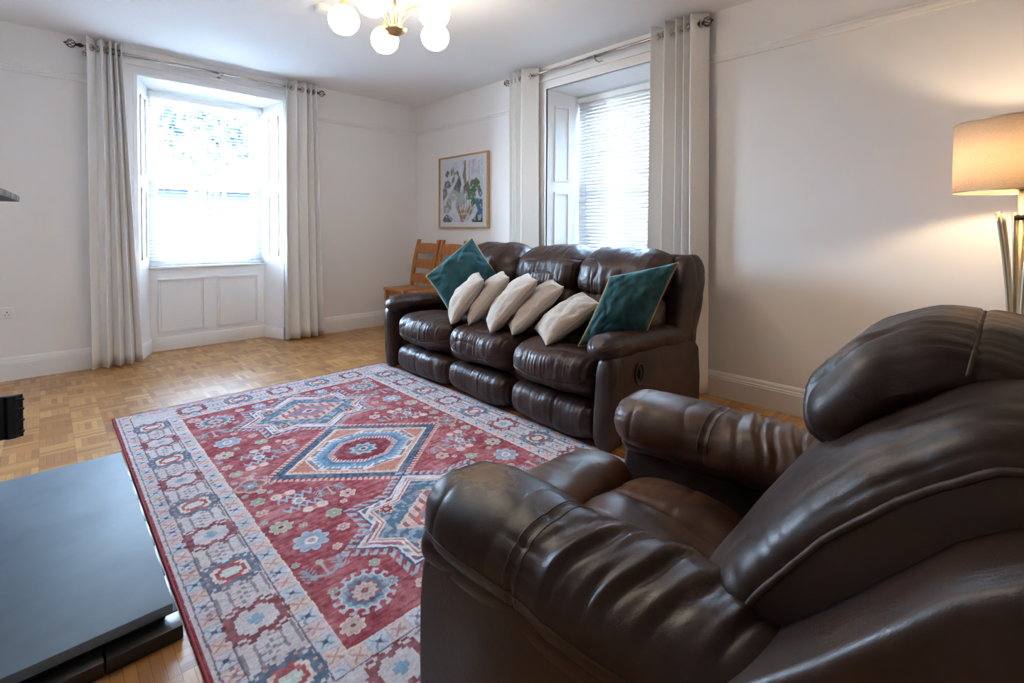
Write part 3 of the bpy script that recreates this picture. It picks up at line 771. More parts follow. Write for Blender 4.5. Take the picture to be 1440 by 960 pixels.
# ------------------------------------------------------------------ the rug: pattern computed from geometric functions
RX0, RX1, RY0, RY1 = 0.284, 2.076, 0.93, 3.70
def rug():
    nx, ny = 598, 924
    gx = np.linspace(RX0, RX1, nx); gy = np.linspace(RY0, RY1, ny)
    X, Y = np.meshgrid(gx, gy, indexing='ij')
    CX, CY = (RX0 + RX1) / 2 + 0.012, (RY0 + RY1) / 2
    CX = (RX0 + RX1) / 2
    C = np.zeros((nx, ny, 3))
    c = lambda h: np.array(hexc(h))
    RED, DRED, IVORY, BLUE, LBLUE, NAVY, PEACH, ORANGE, CREAM, GREY, SAGE, WINE, PINK = (c(h) for h in
        ('9c474f', '7a333e', 'c9c5c9', '4d6882', '8fb6cc', '24395c', 'dba893', 'c96c4c', 'e0d2c6', '5c5a66', 'a9b7a6', '7a2537', 'd9b4b2'))
    def rnd(s, k=0, o=3):
        return fbm(np.stack([X * s + k, Y * s - k, 0 * X + k], -1).reshape(-1, 3), o).reshape(X.shape)
    def rnd2(sx, sy, k=0, o=2):
        return fbm(np.stack([X * sx + k, Y * sy - k, 0 * X + k], -1).reshape(-1, 3), o).reshape(X.shape)
    n1 = rnd(9, 3); n2 = rnd2(14, 120, 8); n3 = rnd(60, 5, 2)
    jx = 0.0016 * rnd(70, 11, 2); jy = 0.0016 * rnd(70, 23, 2)     # hand-woven wobble
    Xw, Yw = X + jx, Y + jy
    def win(x0, x1, y0, y1):
        i0, i1 = np.searchsorted(gx, [x0, x1]); j0, j1 = np.searchsorted(gy, [y0, y1])
        return slice(max(i0 - 1, 0), i1 + 1), slice(max(j0 - 1, 0), j1 + 1)
    def put(mask, col, a=1.0, sl=None):
        t = C if sl is None else C[sl]
        k = (mask * a)[..., None] if mask.dtype != bool else np.where(mask, a, 0.0)[..., None]
        t[...] = t * (1 - k) + np.asarray(col) * k
    # distance from the outer edge
    dL = np.minimum(np.minimum(Xw - RX0, RX1 - Xw), np.minimum(Yw - RY0, RY1 - Yw))
    endward = np.minimum(Yw - RY0, RY1 - Yw) < np.minimum(Xw - RX0, RX1 - Xw)
    along = np.where(endward, Xw - CX, Yw - CY)
    put(dL > -1, IVORY); 
    put(np.clip(0.25 + 0.5 * n1, 0, 1) * 0.25 * (dL > 0), c('c9bcc4'))
    # guard bands: pastel boxes with little crosses
    def guard(d0, d1):
        b = (dL > d0) & (dL < d1); p = 0.062; k = np.floor(along / p); f = along / p - k - 0.5; g = (dL - d0) / (d1 - d0) - 0.5
        cols = [c('d4bfc0'), c('c8cbd8'), c('d8c4ba'), c('bccad5')]
        for q in range(4): put(b & (np.mod(k, 4) == q), cols[q], 0.75)
        ad = np.abs(f) * p; ag = np.abs(g) * (d1 - d0)
        cr = b & (np.abs(ad - ag) < 0.0045) & (ad < 0.018); dot = b & (ad < 0.007) & (ag < 0.007)
        put(cr & (np.mod(k, 2) == 0), c('ab6663'), 0.6); put(cr & (np.mod(k, 2) == 1), c('5f7f9f'), 0.65)
        put(dot & (np.mod(k, 2) == 1), NAVY, 0.8); put(b & (np.abs(f) > 0.46), c('8d8a98'), 0.35)
    guard(0.026, 0.072); guard(0.232, 0.290)
    for d in (0.024, 0.074, 0.230): put(np.abs(dL - d) < 0.0026, c('5d5363'), 0.85)
    put(np.abs(dL - 0.292) < 0.0022, CREAM); put(dL < 0.010, c('8e2f3d'))
    # grey key-shaped sprigs and hooked rosettes of the main border
    def local(cx, cy, r):
        sl = win(cx - r, cx + r, cy - r, cy + r); return sl, Xw[sl] - cx, Yw[sl] - cy
    # one quarter of each hooked rosette, drawn on its knot grid: the top row is furthest from the centre, the left column is the axis
    ROS = [['00110000', '01101100', '11110010', '10011110', '00001110', '00000111', '30000111', '33000110'],
           ['00110000', '01141100', '11111010', '12211110', '22551110', '22255111', '33225141', '33325111']]
    def rosette(cx, cy, s, main, mid, core, rot=False):
        sl, x, y = local(cx, cy, s * 1.5)
        if rot: x, y = y, x
        Q = ROS[1 if main is BLUE else 0]
        k = 7.6 / s
        ii = np.clip(np.floor(np.abs(x) * k), 0, 8).astype(int); jj = np.clip(np.floor(np.abs(y) * k), 0, 8).astype(int)
        g = np.zeros((9, 9), int)
        for r, row in enumerate(Q):
            for q, ch in enumerate(row): g[q, 7 - r] = int(ch)
        v = g[ii, jj]
        put(v == 1, main, 0.92, sl); put(v == 2, mid, 0.9, sl); put(v == 3, core, 0.95, sl); put(v == 4, c('c98f7c'), 0.85, sl); put(v == 5, CREAM, 0.85, sl)
    def sprig(cx, cy, s, fx, fy, rot=False):
        sl, x, y = local(cx, cy, s * 1.2)
        if rot: x, y = y, x
        x = x * fx / s; y = y * fy / s
        q = np.mod(x * 2.2 + 0.25 * y, 1.0); w = 0.15
        line = ((q < w) | ((np.abs(np.abs(y) - 0.78) < 0.10) & (q < 0.52)) ) & (np.abs(y) < 0.86) & (np.abs(y) > 0.30) & (np.abs(x) < 0.72)
        line |= (np.abs(np.abs(y) - 0.30) < 0.07) & (np.abs(x) < 0.70 + 0.2 * (y > 0))
        put(line, c('676472'), 0.72, sl)
    mid = 0.150; P = 0.268
    k = 0
    for j in range(-4, 5):
        y = CY + j * P + 0.122 * 0
        for cx, sg in ((RX0 + mid, 1), (RX1 - mid, -1)):
            blue = (j % 2 == 0)
            rosette(cx, y, 0.082, BLUE if blue else c('7b2a38'), c('a33f46') if blue else IVORY, c('c9d6d0') if blue else c('7fa6bf'))
            for o in (-1, 1):
                if j < 4: sprig(cx + o * 0.052, y + P / 2 + o * 0.012, 0.058, o, 1, True)
    for j in range(-2, 3):
        x = CX + j * 0.262
        for cy in (RY0 + mid, RY1 - mid):
            blue = (j % 2 != 0)
            rosette(x, cy, 0.080, BLUE if blue else c('7b2a38'), c('a33f46') if blue else IVORY, c('c9d6d0') if blue else c('7fa6bf'))
            for o in (-1, 1):
                sprig(x + 0.131, cy + o * 0.048, 0.056, 1, o)
    # the red field with abrash
    field = dL > 0.294
    put(field, RED)
    put(np.clip(0.45 * n2 + 0.5 * n1, 0, 1) * field, c('c08083'), 0.8); put(np.clip(-0.5 * n2 - 0.45 * n1, 0, 1) * field, DRED, 0.9)
    x, y = Xw - CX, Yw - CY
    # central diamond
    a, b = 0.455, 0.385
    L = np.abs(x) / a + np.abs(y) / b
    edge = (x / a - y / b) * np.where(x * y >= 0, 1, 0) + (x / a + y / b) * np.where(x * y < 0, 1, 0)
    def teeth(lo, hi, col, per, a_=0.9):
        m = (L > lo) & (L < hi); q = np.mod(edge / per, 1.0)
        hook = (q < 0.5) | ((L > (lo + hi) / 2) & (q < 0.72) & (L > hi - (hi - lo) * 0.4))
        put(m & hook, col, a_)
    teeth(1.0, 1.085, c('d9b8ac'), 0.085)
    put((L < 1.0) & (L > 0.86), BLUE); put((L < 1.0) & (L > 0.982), NAVY); put((L < 0.955) & (L > 0.90) & (np.mod(edge / 0.10, 1) < 0.55), NAVY, 0.7)
    put((L < 0.862) & (L > 0.835), CREAM)
    put(L < 0.835, c('c4856c')); put((L < 0.835) & (n3 > 0.1), c('b76a55'), 0.6); teeth(0.72, 0.835, c('dcb7a3'), 0.085); teeth(0.72, 0.79, DRED, 0.085, 0.55)
    H = np.maximum(np.abs(x) / 0.275, np.maximum(L / 0.78, np.abs(y) / 0.215))      # inner cut-cornered panel
    put(H < 1.0, c('d8cfd0')); put((H < 0.97) & (H > 0.90) & (np.abs(np.mod(edge / 0.35, 1) - 0.5) < 0.33), c('5a3f52'), 0.75)
    put((np.abs(x) > 0.30) & (L < 0.72), ORANGE, 0.75); put((np.abs(x) > 0.33) & (L < 0.70) & (n3 > 0.05), WINE, 0.5)
    zz = 0.80 + 0.06 * np.abs(np.mod(edge / 0.085, 1) * 2 - 1) * 2
    put(H < zz, c('6f9bb8')); put(H < 0.70 + 0.05 * np.abs(np.mod(edge / 0.06, 1) * 2 - 1), c('4c7ba3'))
    put(H < 0.64, c('d5bdb6')); put((H < 0.63) & (H > 0.53) & (np.mod(edge / 0.055, 1) < 0.45), WINE, 0.85)
    put(H < 0.53, c('7d2c3a')); 
    th, rr = np.arctan2(y * 1.1, x), np.hypot(x, y * 1.1)
    put(rr < 0.075 * (0.72 + 0.28 * np.cos(4 * th) ** 2), c('93b3b8')); put((rr < 0.052 * (0.72 + 0.28 * np.cos(4 * th) ** 2)), c('5a7f93')); put(rr < 0.024, c('c9b3a8')); put(rr < 0.012, WINE)
    # the two hooked star medallions
    for sg in (-1, 1):
        yy = (y - sg * 0.715); ax, ay = np.abs(x), np.abs(yy)
        def star(k):
            r = np.maximum(ax / 0.292, ay / 0.222)
            t = (ax - 0.292) / 0.108 + ay / 0.092; t2 = (ay - 0.222) / 0.098 + ax / 0.125
            # signed field: < k inside, grown by k
            d = np.minimum(np.maximum(ax - 0.292, ay - 0.222), np.minimum((ax + 1.17 * ay - 0.400) / 1.54, (ay + 0.79 * ax - 0.320) / 1.27))
            return d < k
        ang = np.arctan2(yy, x); hookp = np.mod((ax - ay) / 0.046, 1)
        put(star(0.032) & ~star(0.0) & ((hookp < 0.42)), c('9db4bd'), 0.9); put(star(0.032) & ~star(0.021) & (hookp < 0.72), c('9db4bd'), 0.9)
        put(star(0.0), c('44597c')); put(star(-0.009), c('d6d0d4'))
        q = np.mod((ax + ay) / 0.055, 1)
        put(star(-0.018) & ~star(-0.034) & (q < 0.55), np.where((np.mod(np.floor((ax + ay) / 0.055), 3) == 0)[..., None], c('8a3440'), np.where((np.mod(np.floor((ax + ay) / 0.055), 3) == 1)[..., None], c('5f7f8e'), c('3d3d55'))), 0.85)
        put(star(-0.044), c('b36a5e')); put(star(-0.050), c('d9c3bb')); put(star(-0.058), c('5a7389'))
        put(star(-0.058) & (n3 > 0.15), c('93a6b5'), 0.7); put(star(-0.058) & (n1 > 0.25), c('4a617a'), 0.6)
        # ragged inner lozenges
        jag = 0.05 * np.abs(np.mod(yy / 0.022, 1) * 2 - 1)
        l2 = ax / 0.24 + ay / 0.17 + jag
        put((l2 < 1.0) & star(-0.058), c('d2b9ae'), 0.92); put((l2 < 0.92) & (l2 > 0.66) & (np.mod(ax / 0.045, 1) < 0.4), c('8a3845'), 0.8)
        put(l2 < 0.66, c('c9605a'), 0.9); put(l2 < 0.56, c('6a8499'), 0.95); put(l2 < 0.36, c('a7667a')); put(l2 < 0.24, c('cfb7ae')); put(l2 < 0.12, c('35496b'))
        for fx in (-1, 1):
            for fy in (-1, 1):
                ux, uy = x - fx * 0.19, yy - fy * 0.145; r3 = np.hypot(ux, uy); t3 = np.arctan2(uy, ux)
                put(r3 < 0.036 * (0.75 + 0.25 * np.cos(4 * t3) ** 2), c('d4b7a4')); put(r3 < 0.028 * (0.7 + 0.3 * np.cos(4 * t3) ** 2), c('8c3a48')); put(r3 < 0.010, c('9fb59a'))
    # scattered flowers of the field (placed in one quarter and mirrored)
    def flower(cx, cy, r, n, cols, core):
        sl, fx, fy = local(cx, cy, r * 1.3); rr = np.hypot(fx, fy); t = np.arctan2(fy, fx)
        sh = r * (0.70 + 0.30 * np.abs(np.cos(n / 2 * t)) ** 0.8)
        put(rr < sh * 1.07, c('6d3a46'), 0.5, sl); put(rr < sh, cols[0], 0.92, sl); put((rr < sh * 0.9) & (np.abs(np.sin(n / 2 * t)) > 0.93), c('8f7f84'), 0.5, sl); put((rr < sh * 0.80) & (np.abs(np.cos(n / 2 * t)) > 0.35), cols[1], 0.8, sl)
        put(rr < r * 0.36, core[0], 0.95, sl); put(rr < r * 0.2, core[1], 0.95, sl)
    def wreath(cx, cy, s, m1, m2):
        sl, x, y = local(cx, cy, s * 1.5); x, y = x * m1 / s, y * m2 / s
        rr = np.hypot(x, y); t = np.arctan2(y, x)
        for q in (-1, 1):
            u = y * q - 0.52; ser = np.sin(x * 17) * 0.16
            put((np.abs(u - ser) < 0.13) & (np.abs(x) < 0.85), c('96b8c8'), 0.9, sl)
        put((rr < 0.34 * (0.75 + 0.25 * np.cos(4 * t) ** 2)), c('d5cfd2'), 0.95, sl); put(rr < 0.16, c('7d93a3'), 0.9, sl)
        for q in (-1, 1):
            u, v = x - q * 0.35, y - q * 1.02
            h = ((np.abs(v) < 0.12) & (np.abs(u) < 0.42)) | ((np.abs(np.hypot(u - 0.34 * q, v) - 0.20) < 0.07)) | ((np.abs(np.hypot(u + 0.30 * q, v) - 0.17) < 0.07))
            put(h, c('dccac4'), 0.9, sl)
            put(np.hypot(u, v) < 0.11, c('c0605c'), 0.8, sl)
    def branch(cx, cy, s, m1, m2):
        sl, x, y = local(cx, cy, s * 1.4); x, y = x * m1 / s, y * m2 / s
        for q in (-1, 1):
            u = x - q * 0.72
            bar = (np.abs(u + 0.25 * y * q) < 0.08) & (np.abs(y) < 0.5)
            twig = (np.abs(np.mod(y * 4 + np.abs(u) * 4.0, 1) - 0.5) < 0.2) & (np.abs(u) < 0.34) & (np.abs(y) < 0.5)
            put(bar | twig, c('8ea6b4'), 0.9, sl)
        put((np.abs(np.hypot(x, y + 0.1) - 0.62) < 0.08) & (y > 0.1), c('8ea6b4'), 0.85, sl)
        put((np.abs(x) < 0.07) & (np.abs(y) < 0.55), c('b9b3b3'), 0.85, sl)
        put(np.hypot(x, y + 0.6) < 0.18, c('a9b7a6'), 0.9, sl)
    def spider(cx, cy, r):
        sl, x, y = local(cx, cy, r * 1.45); rr = np.hypot(x, y) / r; t = np.arctan2(y, x)
        sq = np.maximum(np.abs(x), np.abs(y)) / r * 0.6 + rr * 0.4
        put((rr < 1.30) & (rr > 0.95) & (np.cos(16 * t) > 0.55), c('b5c3cb'), 0.9, sl); put((np.abs(rr - 1.25) < 0.06) & (np.cos(16 * t + 1.2) > 0.0), c('b5c3cb'), 0.9, sl)
        put(rr < 1.02 + 0.05 * np.cos(16 * t), c('c3cdd3'), 0.95, sl); put(rr < 0.92 + 0.05 * np.cos(16 * t), c('86a3b4'), 0.95, sl)
        put(rr < 0.78 + 0.06 * np.cos(12 * t), c('5b6f86'), 0.9, sl); put((rr < 0.68) & (np.cos(8 * t) > 0.2), c('8b3648'), 0.8, sl)
        put(rr < 0.50 + 0.06 * np.cos(10 * t), c('cbb3a9'), 0.95, sl); put((rr < 0.36) & (np.cos(10 * t) > 0), c('a08c90'), 0.7, sl); put(rr < 0.14, c('7a2a38'), 0.9, sl)
    SG, LB, CR = (c('b3b7a9'), c('939f93')), (c('adc0d0'), c('86a2ba')), (c('d6c5c0'), c('c3a19a'))
    for sx in (-1, 1):
        for sy in (-1, 1):
            p = lambda ux, uy: (CX + sx * (ux - CX), CY + sy * (CY - uy))
            m1, m2 = sx, sy
            spider(*p(0.715, 1.393), 0.076)
            flower(*p(0.626, 1.292), 0.038, 8, CR, (c('a9b7a6'), WINE))
            flower(*p(0.690, 1.757), 0.066, 8, LB, (c('d7dbe2'), c('b98f7e')))
            flower(*p(0.638, 1.913), 0.045, 8, (c('c6c9bb'), c('a2ae9b')), (c('d5b4a6'), WINE))
            wreath(*p(0.756, 2.052), 0.088, m1, m2)
            flower(*p(0.628, 2.158), 0.032, 6, SG, (c('8fa58f'), c('c7c0b0')))
            flower(*p(0.614, 2.060), 0.026, 6, CR, (c('b06a62'), CREAM))
            flower(*p(0.824, 1.868), 0.034, 6, SG, (c('8fa58f'), c('c7c0b0')))
            flower(*p(0.812, 1.755), 0.026, 6, CR, (c('9b434b'), CREAM))
            branch(*p(0.665, 1.580), 0.072, m1, m2)
            flower(*p(0.930, 1.968), 0.036, 6, CR, (c('c7a79c'), WINE))
            flower(*p(0.800, 1.49), 0.022, 6, SG, (c('8fa58f'), c('c7c0b0')))
            branch(*p(0.885, 2.045), 0.060, m1, -m2)
            flower(*p(0.665, 2.235), 0.020, 5, CR, (c('b06a62'), CREAM))
            flower(*p(0.980, 1.30), 0.045, 8, LB, (c('d7dbe2'), c('b98f7e')))
            for (qx, qy, qr, qc) in ((0.60, 1.66, .016, SG), (0.745, 1.66, .020, CR), (0.705, 1.87, .018, SG), (0.86, 1.655, .018, LB), (0.60, 1.985, .015, LB), (0.89, 1.92, .016, CR), (0.69, 2.205, .014, SG), (0.82, 1.60, .014, CR), (0.64, 1.46, .018, SG), (0.80, 1.375, .022, LB), (0.72, 2.28, .013, LB), (0.60, 2.24, .016, SG), (1.06, 1.27, .018, CR), (1.13, 1.255, .022, SG)):
                flower(*p(qx, qy), qr, 6, qc, (c('a9757a'), CREAM))
            flower(*p(0.870, 1.295), 0.030, 6, CR, (c('b06a62'), CREAM))
        ex = CX + sx * 0.535
        flower(ex, CY, 0.070, 4, (c('c7a79c'), c('8a3845')), (c('7fa9b8'), c('d8d0c8'))); flower(ex, CY, 0.028, 4, (c('6fa3b8'), c('4d86a6')), (c('d8d0c8'), c('6fa3b8')))
    # worn, slightly faded pile with fine weft lines
    mean = np.array(hexc('b79a9d'))
    wear = np.clip(0.10 + 0.16 * n3 + 0.10 * n1, 0, 0.35)[..., None]
    C = C * (1 - wear) + mean * wear
    n4 = rnd(240, 31, 2)
    C *= (1 + 0.12 * n3[..., None] + 0.10 * n2[..., None] + 0.16 * n4[..., None])
    C = np.clip(C, 0.004, 0.9)
    Z = np.where(np.minimum(np.minimum(X - RX0, RX1 - X), np.minimum(Y - RY0, RY1 - Y)) < 0.002, 0.001, 0.0085)
    Z = Z + 0.0008 * n3 * (Z > 0.005)
    mb_v = np.stack([X, Y, Z], -1).reshape(-1, 3)
    off = np.array([(RX0 + RX1) / 2, (RY0 + RY1) / 2, 0.0])
    idx = np.arange(nx * ny).reshape(nx, ny)
    q = np.stack([idx[:-1, :-1], idx[1:, :-1], idx[1:, 1:], idx[:-1, 1:]], -1).reshape(-1, 4)
    me = bpy.data.meshes.new('rug')
    me.vertices.add(len(mb_v)); me.vertices.foreach_set('co', (mb_v - off).ravel())
    me.loops.add(q.size); me.loops.foreach_set('vertex_index', q.ravel())
    me.polygons.add(len(q)); me.polygons.foreach_set('loop_start', np.arange(0, q.size, 4)); me.polygons.foreach_set('loop_total', np.full(len(q), 4))
    at = me.color_attributes.new('pattern', 'FLOAT_COLOR', 'POINT')
    at.data.foreach_set('color', np.concatenate([C, np.ones((nx, ny, 1))], -1).astype(np.float32).ravel())
    me.update(); me.validate()
    me.materials.append(M['rug'])
    o = bpy.data.objects.new('rug', me); COL.objects.link(o); o.location = off
    tag(o, 'red and ivory oriental patterned rug on the parquet in front of the sofa', 'rug')
    eb = MB()
    for (a, b) in (((RX0, RY0), (RX0, RY1)), ((RX1, RY0), (RX1, RY1)), ((RX0, RY0), (RX1, RY0)), ((RX0, RY1), (RX1, RY1))):
        n = 60; eb.tube([(a[0] + (b[0] - a[0]) * i / n, a[1] + (b[1] - a[1]) * i / n, 0.0048) for i in range(n + 1)], 0.0046, 8)
    build('edge_binding', eb, 'bristle', o)
rug()

# ------------------------------------------------------------------ fireplace side of the room
hb = thing('hearth', 'black slate hearth slab lying left of the rug', 'hearth', (0.0, 2.26, 0))
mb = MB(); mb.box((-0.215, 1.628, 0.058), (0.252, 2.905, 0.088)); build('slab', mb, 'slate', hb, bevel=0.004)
mb = MB(); mb.box((-0.215, 1.66, 0.0), (0.225, 2.88, 0.058)); build('plinth', mb, 'slate_tile', hb)
x1 = 0.268
for k in range(2):
    x0 = x1 - (0.20 if k else 0.17)
    mb = MB(); mb.box((x0 + 0.004, 1.588, 0.0), (x1, 1.658, 0.040)); build('edge_tile', mb, 'slate_tile', hb, bevel=0.003); x1 = x0
for k in range(6):
    mb = MB(); mb.box((0.226, 1.662 + k * 0.2, 0.0), (0.268, 1.858 + k * 0.2, 0.040)); build('edge_tile', mb, 'slate_tile', hb, bevel=0.003)
for k in range(2):
    mb = MB(); x = 0.236 - k * 0.16; mb.box((x - 0.152, 1.645, 0.041), (x, 1.661, 0.058)); build('edge_tile', mb, 'slate_tile', hb, bevel=0.002)

fp = thing('fireplace_surround', 'grey veined marble mantelpiece at the left edge of the room', 'fireplace', (-0.15, 2.1, 0.088))
mb = MB()
fr = [(-0.064, 2.722), (-0.066, 2.66), (-0.075, 2.5), (-0.085, 2.3), (-0.105, 2.1), (-0.085, 1.9), (-0.075, 1.75), (-0.075, 1.50)]
mb.prism([(-0.22, 2.722)] + fr + [(-0.22, 1.50)], 2, 1.247, 1.272); build('mantel_shelf', mb, 'marble', fp, bevel=0.006)
mb = MB(); mb.prism([(-0.22, 2.70)] + [(x - 0.085, min(y, 2.70)) for x, y in fr[1:]] + [(-0.22, 1.52)], 2, 1.222, 1.247); build('shelf_moulding', mb, 'marble', fp, bevel=0.008)
mb = MB(); mb.prism([(-0.22, 2.67)] + [(x - 0.10, min(y, 2.67)) for x, y in fr[1:]] + [(-0.22, 1.55)], 2, 1.20, 1.222); build('shelf_moulding', mb, 'marble', fp, bevel=0.01)
mb = MB(); mb.box((-0.22, 1.56, 0.95), (-0.17, 2.66, 1.20)); build('frieze', mb, 'marble', fp, bevel=0.004)
for y in (1.50, 2.60):
    mb = MB(); mb.box((-0.22, y, 0.088), (-0.17, y + 0.14, 0.95)); build('jamb', mb, 'marble', fp, bevel=0.004)
st = thing('stove', 'black cast iron stove end showing at the left edge above the hearth', 'stove', (-0.42, 2.12, 0.0))
mb = MB(); mb.box((-0.62, 1.82, 0.14), (-0.26, 2.42, 0.72)); build('body', mb, 'iron', st, bevel=0.012)
mb = MB(); P = []
for k in range(25):
    x = -0.052 - k * 0.0085
    P.append((x, 2.158 if (k % 5) in (0, 1) else 2.150))
mb.prism(P + [(-0.256, 2.172), (-0.052, 2.172)], 2, 0.488, 0.622)
build('open_door', mb, 'iron', st, bevel=0.002)
for z in (0.505, 0.54, 0.575, 0.605):
    mb = MB(); mb.box((-0.075, 2.148, z), (-0.049, 2.160, z + 0.005)); build('hinge_bar', mb, 'iron', st)
for x in (-0.58, -0.30):
    for y in (1.86, 2.38):
        mb = MB(); mb.tube([(x, y, 0.0), (x, y, 0.145)], [0.016, 0.024], 10); build('leg', mb, 'iron', st)
so = thing('wall_socket', 'white plug socket low on the back wall at the left edge', 'socket', (-0.235, YB, 0.47))
mb = MB(); mb.box((-0.31, YB - 0.009, 0.462), (-0.164, YB, 0.548)); build('faceplate', mb, 'white_plastic', so, bevel=0.003)
for x in (-0.275, -0.20):
    mb = MB(); mb.box((x - 0.003, YB - 0.0098, 0.505), (x + 0.003, YB - 0.0088, 0.516)); mb.box((x - 0.013, YB - 0.0098, 0.487), (x - 0.007, YB - 0.0088, 0.493)); mb.box((x + 0.007, YB - 0.0098, 0.487), (x + 0.013, YB - 0.0088, 0.493))
    build('pin_holes', mb, 'black_plastic', so)
    mb = MB(); mb.box((x - 0.006, YB - 0.0125, 0.528), (x + 0.006, YB - 0.0088, 0.540)); build('switch', mb, 'white_plastic', so, bevel=0.001)
# ------------------------------------------------------------------ the three-seat reclining sofa (faces -X, runs along Y)
SO = thing('recliner_sofa', 'dark brown leather three seat recliner sofa with scatter cushions, under the window', 'sofa', (2.55, 2.51, 0))
def gath(P, fy, fz, seed, sharp=5):
    return ridge(np.stack([P[:, 1] * fy, P[:, 2] * fz, 0 * P[:, 0] + seed], -1)) ** sharp
def sstep(x, a, b): t = np.clip((x - a) / (b - a), 0, 1); return t * t * (3 - 2 * t)
SEATS = [(1.478, 2.122), (2.128, 2.746), (2.752, 3.43)]
mb = MB(); mb.box((2.14, 1.44, 0.03), (3.02, 3.55, 0.40)); build('base', mb, 'sofa_leather', SO, bevel=0.02)
for i, (y0, y1) in enumerate(SEATS):
    yc, hy = (y0 + y1) / 2, (y1 - y0) / 2
    def dsp(u, P, i=i, yc=yc, hy=hy):
        v = (P[:, 1] - yc) / hy
        zs = 0.315 + 0.045 * v ** 2                       # the stitched line sagging across the front
        front = sstep(-u[:, 0], 0.45, 0.9)
        g = gath(P, 40, 3.0, 3 + i, 4) + 0.8 * gath(P, 74, 5.0, 9 + i, 3)
        top = sstep(P[:, 2], zs + 0.0, zs + 0.03) * (1 - sstep(P[:, 2], 0.47, 0.50) * 0.4)
        d = -0.0058 * g * front * top
        d -= 0.006 * np.exp(-((P[:, 2] - zs) / 0.006) ** 2) * front
        d += 0.010 * fbm(P * 5 + i * 4, 3) - 0.006 * ridge(P * np.array([5, 3.2, 4]) + i * 7) ** 9
        d -= 0.004 * gath(P, 17, 2.0, 30 + i, 7) * front * (1 - top)
        # pulled creases on the seat top
        d -= 0.004 * ridge(np.stack([P[:, 0] * 5, P[:, 1] * 11 + 0.6 * np.sin(P[:, 0] * 9), 0 * P[:, 0] + i], -1)) ** 6 * sstep(u[:, 2], 0.5, 0.9)
        return d
    def wrp(u, W):
        W = W.copy(); f = sstep(-u[:, 0], -0.2, 1.0)
        W[:, 2] += 0.022 * f * sstep(u[:, 2], -0.2, 1) * (1 - 0.6 * np.abs(u[:, 1]) ** 3) - 0.018 * sstep(u[:, 0], -0.4, 0.6) * sstep(u[:, 2], 0, 1)
        W[:, 0] += 0.035 * sstep(-u[:, 2], -0.1, 1.0) * f - 0.015 * f * (1 - u[:, 1] ** 2)
        return W
    build('seat_cushion', superbox((2.345, yc, 0.350), (0.355, hy, 0.132), (3.4, 6, 3.0), 80, wrp, dsp), 'sofa_leather', SO)
    def dsp2(u, P, i=i):
        front = sstep(-u[:, 0], 0.2, 0.8)
        g = gath(P, 36, 2.0, 50 + i, 4) + 0.7 * gath(P, 66, 2.0, 60 + i, 3)
        side = 0.45 + 0.55 * np.abs(u[:, 1])
        return front * (-0.0050 * g * side) + 0.007 * fbm(P * 6 + 11 * i, 3) - 0.005 * gath(P, 8.2, 0.5, 77 + i, 16) * front
    build('footrest', superbox((2.130, yc, 0.123), (0.128, hy - 0.003, 0.108), (3.2, 7, 3.4), 70,
          lambda u, W: W + np.stack([0.02 * sstep(-u[:, 2], 0.0, 1.0), 0 * u[:, 1], 0 * u[:, 2]], -1), dsp2), 'sofa_leather', SO)
BACKS = [(1.475, 2.098), (2.104, 2.702), (2.708, 3.40)]
for i, (y0, y1) in enumerate(BACKS):
    yc, hy = (y0 + y1) / 2, (y1 - y0) / 2 + 0.004
    def dspb(u, P, i=i):
        g = gath(P, 26, 2.4, 90 + i, 4) + 0.7 * gath(P, 52, 4, 93 + i, 3)
        fr = sstep(-u[:, 0], 0.1, 0.8)
        low = sstep(-u[:, 2], -0.5, 0.7)
        side = np.abs(u[:, 1]) ** 3
        d = -0.0075 * g * fr * (0.25 + 0.75 * np.maximum(low, side)) + 0.012 * fbm(P * 5.5 + 31 * i, 3)
        d -= 0.008 * ridge(np.stack([P[:, 0] * 3, P[:, 1] * 6, P[:, 2] * 9 + 5 * i], -1)) ** 8 * fr
        return d
    def wrb(u, W):
        W = W.copy(); W[:, 0] += 0.30 * W[:, 2] + 0.05 * sstep(u[:, 2], 0.2, 1.0); W[:, 2] -= 0.030 * np.abs(u[:, 1]) ** 4 * sstep(u[:, 2], 0, 1)
        return W
    build('head_cushion', superbox((2.775, yc, 0.862), (0.165, hy, 0.172), (2.7, 5.0, 2.9), 72, wrb, dspb), 'sofa_leather', SO)
    build('lumbar_cushion', superbox((2.690, yc, 0.590), (0.145, hy - 0.002, 0.165), (2.8, 5.5, 3.0), 32, lambda u, W: W + np.stack([0.18 * W[:, 2], 0 * u[:, 1], 0 * u[:, 2]], -1), dspb), 'sofa_leather', SO)
mb = MB(); mb.prism([(2.92, 0.03), (2.80, 0.40), (2.86, 0.80), (2.93, 0.985), (3.05, 0.99), (3.13, 0.94), (3.155, 0.82), (3.09, 0.42), (3.06, 0.03)], 1, 1.42, 3.565)
build('back_shell', mb, 'sofa_leather', SO, bevel=0.03, seg=3)
